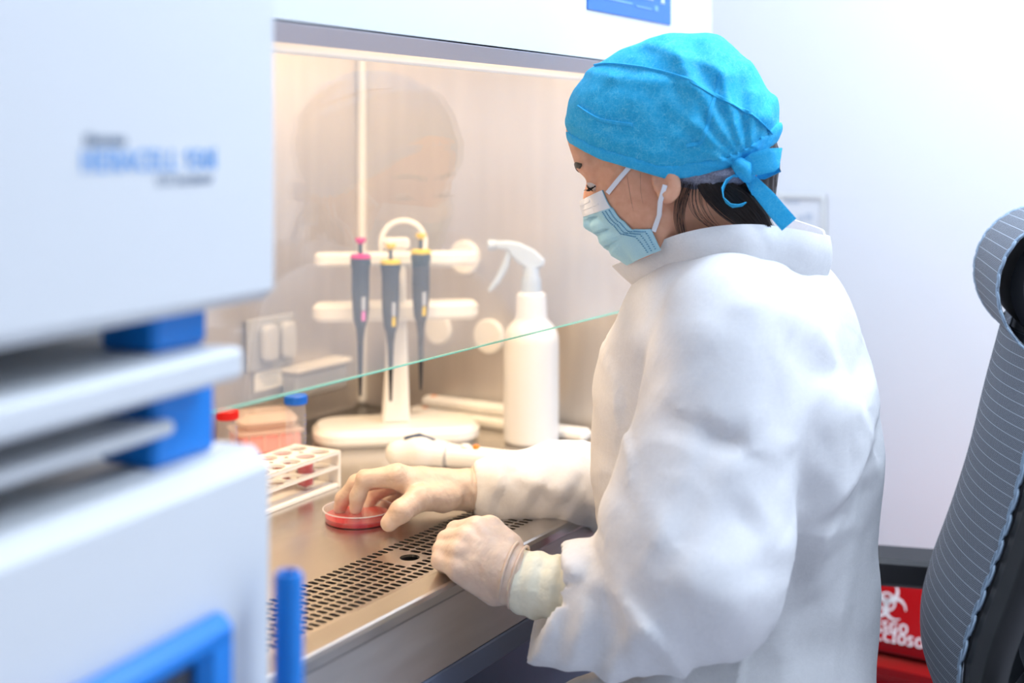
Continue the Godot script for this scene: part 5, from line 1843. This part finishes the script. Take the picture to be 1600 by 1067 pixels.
# ------------------------------------------------------------------ things on the worktop
func build_bench_things() -> void:
	var top := 0.75
	# culture dish
	var dc: Vector3 = Vector3(1.3215, 0.75, -1.037)
	var d := thing("culture_dish", "round clear culture dish of red gel under gloved fingertips", "dish", Vector3(dc.x, top + 0.0003, dc.z))
	part(d, "dish_base", Geo.new().lathe([Vector2(0.0001, 0.0), Vector2(0.0430, 0.0), Vector2(0.0437, 0.0008), Vector2(0.0437, 0.0125)], 64), M.clear_plastic)
	part(d, "gel", Geo.new().lathe([Vector2(0.0001, 0.0008), Vector2(0.0430, 0.0008), Vector2(0.0432, 0.0066), Vector2(0.0001, 0.0066)], 64), M.agar)
	part(d, "lid", Geo.new().lathe([Vector2(0.0001, 0.0150), Vector2(0.0455, 0.0150), Vector2(0.0462, 0.0142), Vector2(0.0462, 0.0056)], 64), M.clear_plastic)
	part(d, "lid_rim", Geo.new().lathe([Vector2(0.0452, 0.0146), Vector2(0.0464, 0.0146), Vector2(0.0464, 0.0158), Vector2(0.0452, 0.0158)], 64, Transform3D(), true), M.rim)
	# tube rack
	var r0: Vector3 = Vector3(1.4373, 0.75, -1.1602)
	var turn := 0.04
	var k := thing("tube_rack", "white three tier plastic test tube rack beside the dish", "rack", Vector3(r0.x, top, r0.z), turn)
	var L := 0.24
	var D := 0.082
	var H := 0.052
	var plate := func(y: float, th: float, holes: bool) -> Geo:
		var g := Geo.new()
		if not holes:
			return g.box(Vector3(-L / 2, y, -D / 2), Vector3(L - 0.01, th, D), 0.001)
		# plate with two rows of round holes, built cell by cell
		var nx := 7
		var cw := (L - 0.01) / nx
		var cd := D / 2
		for i in nx:
			for j in 2:
				var c := Vector3(-L + 0.005 + (i + 0.5) * cw, 0, -D + (j + 0.5) * cd)
				var rad := 0.0142
				var pts := []
				for a in 24:
					var ang := TAU * a / 24 - PI / 4
					var u := Vector2(cos(ang), sin(ang))
					var m := maxf(absf(u.x) / (cw / 2), absf(u.y) / (cd / 2))
					pts.append([u / m, u * rad])
				for a in 24:
					var p: Array = pts[a]
					var q: Array = pts[(a + 1) % 24]
					for s in [-1, 1]:
						var yy: float = y + s * th / 2
						facing(g, [c + Vector3(p[0].x, yy, p[0].y), c + Vector3(q[0].x, yy, q[0].y), c + Vector3(q[1].x, yy, q[1].y), c + Vector3(p[1].x, yy, p[1].y)], Vector3(0, s, 0))
					facing(g, [c + Vector3(p[1].x, y - th / 2, p[1].y), c + Vector3(q[1].x, y - th / 2, q[1].y), c + Vector3(q[1].x, y + th / 2, q[1].y), c + Vector3(p[1].x, y + th / 2, p[1].y)], Vector3(-p[1].x, 0, -p[1].y))
		g.box(Vector3(-L / 2, y, -0.0006), Vector3(L - 0.01, th, 0.0012), 0.0)
		g.box(Vector3(-L / 2, y, -D + 0.0006), Vector3(L - 0.01, th, 0.0012), 0.0)
		return g
	part(k, "upper_tier", plate.call(H - 0.0025, 0.0045, true), M.white_plastic)
	part(k, "middle_tier", plate.call(H * 0.56, 0.004, true), M.white_plastic)
	part(k, "base", plate.call(0.003, 0.006, false), M.white_plastic)
	part(k, "end_wall", Geo.new().box(Vector3(-0.0025, H / 2, -D / 2), Vector3(0.005, H, D + 0.002), 0.0012), M.white_plastic)
	part(k, "end_wall", Geo.new().box(Vector3(-L + 0.0025, H / 2, -D / 2), Vector3(0.005, H, D + 0.002), 0.0012), M.white_plastic)
	var Rk := Transform3D(Basis(Vector3.UP, turn), Vector3(r0.x, top, r0.z))
	# capped tubes
	var tube50 := func(called: String, label: String, at: Vector3, capm: Material, rad: float, len: float, fill: float) -> void:
		var t := thing(called, label, "tube", at)
		part(t, "barrel", Geo.new().lathe([Vector2(0.0001, 0.0), Vector2(rad * 0.3, 0.0008), Vector2(rad * 0.95, 0.016), Vector2(rad, 0.02), Vector2(rad, len)], 28), M.tube_plastic)
		var cp := part(t, "screw_cap", Geo.new().lathe([Vector2(0.0001, len - 0.002), Vector2(rad + 0.0005, len - 0.002), Vector2(rad + 0.0022, len - 0.001), Vector2(rad + 0.0022, len + 0.0105), Vector2(rad + 0.001, len + 0.012), Vector2(0.0001, len + 0.012)], 40), capm)
		var ribs := Geo.new()
		for n in 36:
			var a := TAU * n / 36
			ribs.tube([Vector3(cos(a) * (rad + 0.0023), len + 0.0005, sin(a) * (rad + 0.0023)), Vector3(cos(a) * (rad + 0.0023), len + 0.0095, sin(a) * (rad + 0.0023))], 0.0007, 4)
		part(cp, "grip_ribs", ribs, capm)
		var marks := Geo.new()
		for n in 9:
			var a := deg_to_rad(60.0)
			marks.box(Vector3(0, len * (0.3 + 0.065 * n), 0) + Vector3(cos(a), 0, sin(a)) * rad, Vector3(0.0012, 0.0009, 0.008 if n % 2 == 0 else 0.005), 0.0, Basis(Vector3.UP, -a))
		part(t, "scale_marks", marks, M.tube_print)
		if fill > 0.0:
			part(t, "liquid", Geo.new().lathe([Vector2(0.0001, 0.004), Vector2(rad * 0.85, 0.018), Vector2(rad - 0.002, 0.022), Vector2(rad - 0.002, fill), Vector2(0.0001, fill)], 28), M.sample_red)
	var bt: Vector3 = Rk * Vector3(-L + 0.005 + 4.5 * (L - 0.01) / 7, 0.0065, -D * 0.75)
	var bp: Vector3 = Vector3(1.4648, 0.8435, -1.2675)
	tube50.call("centrifuge_tube", "clear graduated tube with blue screw cap standing by the rack", Vector3(bp.x, top, bp.z), M.blue_cap, 0.0145, 0.104, 0.0)
	var rp: Vector3 = Vector3(1.4339, 0.8228, -1.3762)
	tube50.call("centrifuge_tube", "clear tube with red screw cap beside the blue incubator foot", Vector3(rp.x, top, rp.z), M.red_cap, 0.0145, 0.075, 0.0)
	# small open sample tubes in the rack
	for q in [[6, 0], [5, 0], [5, 1], [4, 1]]:
		var c: Vector3 = Rk * Vector3(-L + 0.005 + (q[0] + 0.5) * (L - 0.01) / 7, 0.0062, -D + (q[1] + 0.5) * D / 2)
		if q == [6, 0] or q == [4, 1]:
			continue
		var t := thing("sample_tube", "open sample tube of red fluid in the white rack", "tube", c, 0.0, "sample tubes in the white rack")
		part(t, "barrel", Geo.new().lathe([Vector2(0.0001, 0.0), Vector2(0.006, 0.001), Vector2(0.0125, 0.006), Vector2(0.0125, 0.047)], 24), M.tube_plastic)
		part(t, "fluid", Geo.new().lathe([Vector2(0.0001, 0.0025), Vector2(0.0108, 0.0075), Vector2(0.0108, 0.036), Vector2(0.0001, 0.036)], 24), M.sample_red)
	# box of tips: pink base, clear domed lid
	var ba: Vector3 = Vector3(1.5338, 0.7838, -1.4428)
	var bb: Vector3 = Vector3(1.5745, 0.7838, -1.3759)
	var bc: Vector3 = (ba + bb) / 2
	var tip := thing("tip_box", "pink pipette tip box under a clear domed lid", "box", Vector3(bc.x, top, bc.z), -0.55)
	var bw := 0.10
	part(tip, "tray", Geo.new().slab(rounded_rect(bw, 0.075, 0.008), 0.0, 0.030, 0.003), M.pink_tray)
	for n in 4:
		part(tip, "rib", Geo.new().box(Vector3(-bw * 0.36 + n * bw * 0.24, 0.017, 0.0378), Vector3(0.003, 0.026, 0.002), 0.0005), M.pink_clear)
	part(tip, "rim", Geo.new().slab(rounded_rect(bw + 0.008, 0.083, 0.01), 0.030, 0.036, 0.002), M.pink_clear)
	part(tip, "lid", Geo.new().slab(rounded_rect(bw - 0.002, 0.073, 0.02), 0.036, 0.062, 0.012), M.pink_clear)
	build_stand(top)
	# spray bottle
	var sp: Vector3 = Vector3(1.8182, 0.75, -1.0676)
	var s := thing("spray_bottle", "white spray bottle with pale grey trigger head by the side wall", "bottle", Vector3(sp.x, top, sp.z))
	part(s, "body", Geo.new().lathe([Vector2(0.0001, 0.002), Vector2(0.034, 0.002), Vector2(0.039, 0.0), Vector2(0.0445, 0.004), Vector2(0.0455, 0.012), Vector2(0.0455, 0.165), Vector2(0.0445, 0.176), Vector2(0.041, 0.186), Vector2(0.034, 0.194), Vector2(0.0285, 0.200), Vector2(0.026, 0.206), Vector2(0.0245, 0.238), Vector2(0.0235, 0.243), Vector2(0.020, 0.246), Vector2(0.0001, 0.246)], 48), M.milky)
	var hd := part(s, "collar", Geo.new().lathe([Vector2(0.0001, 0.246), Vector2(0.0155, 0.246), Vector2(0.0155, 0.268), Vector2(0.0135, 0.272), Vector2(0.0125, 0.29), Vector2(0.0001, 0.29)], 28), M.spray)
	var ribs2 := Geo.new()
	for n in 24:
		var a := TAU * n / 24
		ribs2.tube([Vector3(cos(a) * 0.0155, 0.248, sin(a) * 0.0155), Vector3(cos(a) * 0.0155, 0.266, sin(a) * 0.0155)], 0.0008, 4)
	part(hd, "grip_ribs", ribs2, M.spray)
	# the head points to the left of the worker's view: along -SIDE
	var fb := Basis(-SIDE, Vector3.UP, FORE)
	var hx := func(g: Geo) -> Geo:
		return to_world(g, Transform3D(fb, Vector3.ZERO))
	var side_slab := func(pts: Array, half: float, ch: float) -> Geo:
		var o := PackedVector2Array(pts)
		return Geo.new().slab(o, -half, half, ch, Transform3D(Basis(Vector3(1, 0, 0), Vector3(0, 0, 1), Vector3(0, 1, 0)), Vector3.ZERO))
	part(s, "spray_head", hx.call(side_slab.call([Vector2(-0.020, 0.290), Vector2(-0.022, 0.300), Vector2(-0.005, 0.316), Vector2(0.020, 0.328), Vector2(0.040, 0.331), Vector2(0.058, 0.330), Vector2(0.058, 0.318), Vector2(0.040, 0.316), Vector2(0.028, 0.300), Vector2(0.012, 0.288), Vector2(-0.008, 0.284)], 0.010, 0.003)), M.spray)
	part(s, "nozzle", hx.call(Geo.new().lathe([Vector2(0.0001, 0.0), Vector2(0.0085, 0.0), Vector2(0.0085, 0.013), Vector2(0.006, 0.015), Vector2(0.0001, 0.015)], 20, Transform3D(Basis(Vector3(0, 1, 0), Vector3(1, 0, 0), Vector3(0, 0, -1)), Vector3(0.057, 0.324, 0)))), M.spray)
	part(s, "trigger", hx.call(side_slab.call([Vector2(0.030, 0.318), Vector2(0.040, 0.317), Vector2(0.047, 0.295), Vector2(0.058, 0.272), Vector2(0.072, 0.250), Vector2(0.068, 0.246), Vector2(0.052, 0.262), Vector2(0.038, 0.286)], 0.006, 0.002)), M.spray)
	# pipette filler gun lying on its side
	var ga: Vector3 = Vector3(1.5698, 0.75, -1.1679)
	var gb: Vector3 = Vector3(1.6379, 0.75, -1.004)
	var gun := thing("pipette_filler", "white pipette filler gun with dark button lying on the worktop", "pipette filler", Vector3((ga.x + gb.x) / 2, top, (ga.z + gb.z) / 2))
	var gx := (gb - ga)
	gx.y = 0
	var len := gx.length()
	gx = gx.normalized()
	var gz := gx.cross(Vector3.UP).normalized()
	var gt := Transform3D(Basis(gx, Vector3.UP, -gz), Vector3.ZERO)
	var gl := Limbs.new(0.008)
	gl.chain([[gt * Vector3(-len * 0.44, 0.021, -0.004), 0.0195], [gt * Vector3(-len * 0.26, 0.0245, 0.0), 0.0225], [gt * Vector3(-len * 0.08, 0.020, 0.006), 0.0185]])
	gl.bone(gt * Vector3(-len * 0.08, 0.019, 0.006), 0.0175, gt * Vector3(len * 0.5, 0.016, 0.0), 0.0145)
	part(gun, "housing", nets(func(p: Vector3) -> float: return smax(gl.at(p), 0.001 - p.y, 0.004), gl.bounds(0.01), 0.004), M.white_plastic)
	part(gun, "dark_button", Geo.new().tube([gt * Vector3(-len * 0.36, 0.0415, -0.002), gt * Vector3(-len * 0.26, 0.0445, 0.0), gt * Vector3(-len * 0.14, 0.0385, 0.003)], [0.006, 0.0075, 0.005], 12, 1.3), M.navy)
	part(gun, "orange_button", Geo.new().lathe([Vector2(0.0001, 0), Vector2(0.0055, 0), Vector2(0.0055, 0.004), Vector2(0.004, 0.006), Vector2(0.0001, 0.006)], 18, gt * Transform3D(Basis(), Vector3(len * 0.235, 0.0305, 0.0))), M.orange)
	part(gun, "white_button", Geo.new().lathe([Vector2(0.0001, 0), Vector2(0.008, 0), Vector2(0.008, 0.0035), Vector2(0.006, 0.005), Vector2(0.0001, 0.005)], 18, gt * Transform3D(Basis(), Vector3(len * 0.14, 0.0315, 0.002))), M.white_plastic)
	part(gun, "joint_ring", Geo.new().lathe([Vector2(0.0170, -0.003), Vector2(0.0188, -0.003), Vector2(0.0188, 0.003), Vector2(0.0170, 0.003)], 28, gt * Transform3D(Basis(Vector3(0, 1, 0), Vector3(1, 0, 0), Vector3(0, 0, -1)), Vector3(-len * 0.03, 0.0189, 0.0055)), true), M.grey_plastic)

func build_stand(top: float) -> void:
	var ax := Vector3(0.656, 0, 0.754)
	var turn := atan2(-ax.z, ax.x)
	var t := thing("pipette_stand", "white pipette stand with wide foot and two cross bars", "stand", Vector3(1.722, top, -1.272), turn)
	part(t, "foot", Geo.new().slab(rounded_rect(0.275, 0.135, 0.05, 8), 0.0, 0.028, 0.009), M.white_plastic)
	part(t, "column", Geo.new().slab(PackedVector2Array([Vector2(-0.024, 0.028), Vector2(0.022, 0.028), Vector2(0.019, 0.12), Vector2(0.014, 0.315), Vector2(-0.012, 0.315), Vector2(-0.018, 0.12)]), -0.014, 0.014, 0.004, Transform3D(Basis(Vector3(1, 0, 0), Vector3(0, 0, 1), Vector3(0, 1, 0)), Vector3.ZERO)), M.white_plastic)
	part(t, "cross_bar", Geo.new().slab(rounded_rect(0.27, 0.034, 0.016), 0.288, 0.311, 0.005), M.white_plastic)
	part(t, "cross_bar", Geo.new().slab(rounded_rect(0.275, 0.055, 0.025), 0.198, 0.228, 0.007), M.white_plastic)
	part(t, "column_cap", Geo.new().slab(rounded_rect(0.045, 0.03, 0.012), 0.315, 0.334, 0.004), M.white_plastic)
	var ring := []
	for k in 33:
		var a := deg_to_rad(lerpf(-30, 210, k / 32.0))
		ring.append(Vector3(0.012 + cos(a) * 0.037, 0.325 + sin(a) * 0.037, -0.005))
	part(t, "top_ring", Geo.new().tube(ring, 0.0045, 10), M.white_plastic)
	var hooks := [-0.062, -0.0135, 0.0355]
	for x in hooks:
		part(t, "hook", Geo.new().box(Vector3(x, 0.213, 0.034), Vector3(0.020, 0.008, 0.02), 0.002), M.white_plastic)
	var spec := [["slim dark pipette with magenta plunger on the white stand", M.magenta, M.pale_pink, 0.0], ["dark pipette with yellow plunger hanging beside the stand column", M.yellow, M.yellow, -0.004], ["dark pipette with yellow plunger next to the side wall", M.yellow, M.yellow, 0.005]]
	var fr := Transform3D(Basis(Vector3.UP, turn), Vector3(1.722, top, -1.272))
	for k in 3:
		var at: Vector3 = fr * Vector3(hooks[k], 0.084 - 0.002 * k + spec[k][3] * 2, 0.058)
		var p := thing("pipette", spec[k][0], "pipette", at, turn, "pipettes hanging on the stand")
		var body := Geo.new().lathe([Vector2(0.0001, 0.112), Vector2(0.0085, 0.112), Vector2(0.0115, 0.122), Vector2(0.0135, 0.145), Vector2(0.0145, 0.170), Vector2(0.0145, 0.205), Vector2(0.0165, 0.214), Vector2(0.0165, 0.222), Vector2(0.0001, 0.222)], 28)
		part(p, "handle", body, M.slate)
		part(p, "finger_rest", Geo.new().box(Vector3(0, 0.207, -0.018), Vector3(0.016, 0.008, 0.02), 0.003), M.slate)
		part(p, "shaft", Geo.new().lathe([Vector2(0.0001, 0.0), Vector2(0.0022, 0.0), Vector2(0.0030, 0.02), Vector2(0.0042, 0.055), Vector2(0.0052, 0.09), Vector2(0.0078, 0.112), Vector2(0.0001, 0.112)], 20), M.shaft)
		part(p, "collar", Geo.new().lathe([Vector2(0.0001, 0.222), Vector2(0.0165, 0.222), Vector2(0.0168, 0.2265), Vector2(0.013, 0.229), Vector2(0.0001, 0.229)], 28), spec[k][1])
		part(p, "plunger_rod", Geo.new().lathe([Vector2(0.0001, 0.229), Vector2(0.0033, 0.229), Vector2(0.0033, 0.245), Vector2(0.0001, 0.245)], 14), M.slate)
		part(p, "plunger_button", Geo.new().lathe([Vector2(0.0001, 0.245), Vector2(0.0042, 0.245), Vector2(0.0088, 0.2505), Vector2(0.0088, 0.2545), Vector2(0.0001, 0.2545)], 24), spec[k][1])
		part(p, "volume_window", Geo.new().box(Vector3(0.004, 0.150, 0.0133), Vector3(0.006, 0.022, 0.003), 0.001), M.pale_print)
		part(p, "colour_code", Geo.new().box(Vector3(0.004, 0.130, 0.0115), Vector3(0.006, 0.016, 0.003), 0.001), spec[k][2])

func build_small_things() -> void:
	var top := 0.75
	# long wrapped pipettes along the far side wall
	var spots := [[Vector3(1.8767, 0.75, -1.3562), Vector3(1.8702, 0.75, -0.982), 0.0, "long white wrapped pipette lying along the side wall"], [Vector3(1.9591, 0.75, -1.3285), Vector3(1.9647, 0.75, -1.0885), 0.020, "wrapped pipette with orange mark resting on another wrapped pipette"]]
	for k in 2:
		var a: Vector3 = spots[k][0]
		var b: Vector3 = spots[k][1]
		a = Vector3(minf(a.x, 1.885), 0, a.z)
		b = Vector3(minf(b.x, 1.885), 0, b.z)
		var mid := (a + b) / 2
		var dir := (b - a).normalized()
		var len := minf((b - a).length(), 0.36)
		var t := thing("wrapped_pipette", spots[k][3], "pipette", Vector3(mid.x, top + spots[k][2], mid.z))
		var bs := Basis(dir, Vector3.UP, dir.cross(Vector3.UP))
		part(t, "wrapper", Geo.new().box(Vector3(0, 0.010, 0), Vector3(len, 0.019, 0.030), 0.006, bs), M.white_plastic)
		part(t, "seam", Geo.new().box(Vector3(0, 0.010, 0) - bs.z * 0.019, Vector3(len, 0.003, 0.008), 0.001, bs), M.paper)
		part(t, "orange_mark", Geo.new().box(Vector3(0, 0.0195, 0) - dir * len * 0.42, Vector3(0.009, 0.0015, 0.012), 0.0004, bs), M.orange)
	# small shelf fixed to the back wall
	var s0: Vector3 = Vector3(1.6872, 0.8531, -1.46)
	var s1: Vector3 = Vector3(1.8418, 0.8522, -1.46)
	var t2 := thing("wall_tray", "small grey tray with white top edge on the cabinet back wall", "tray", Vector3((s0.x + s1.x) / 2, s0.y - 0.055, -1.499))
	var w := s1.x - s0.x
	part(t2, "pocket", Geo.new().box(Vector3(0, 0.022, 0.018), Vector3(w * 0.92, 0.044, 0.034), 0.004), M.grey_plastic)
	part(t2, "rim", Geo.new().box(Vector3(0, 0.05, 0.022), Vector3(w, 0.010, 0.042), 0.004), M.white_plastic)
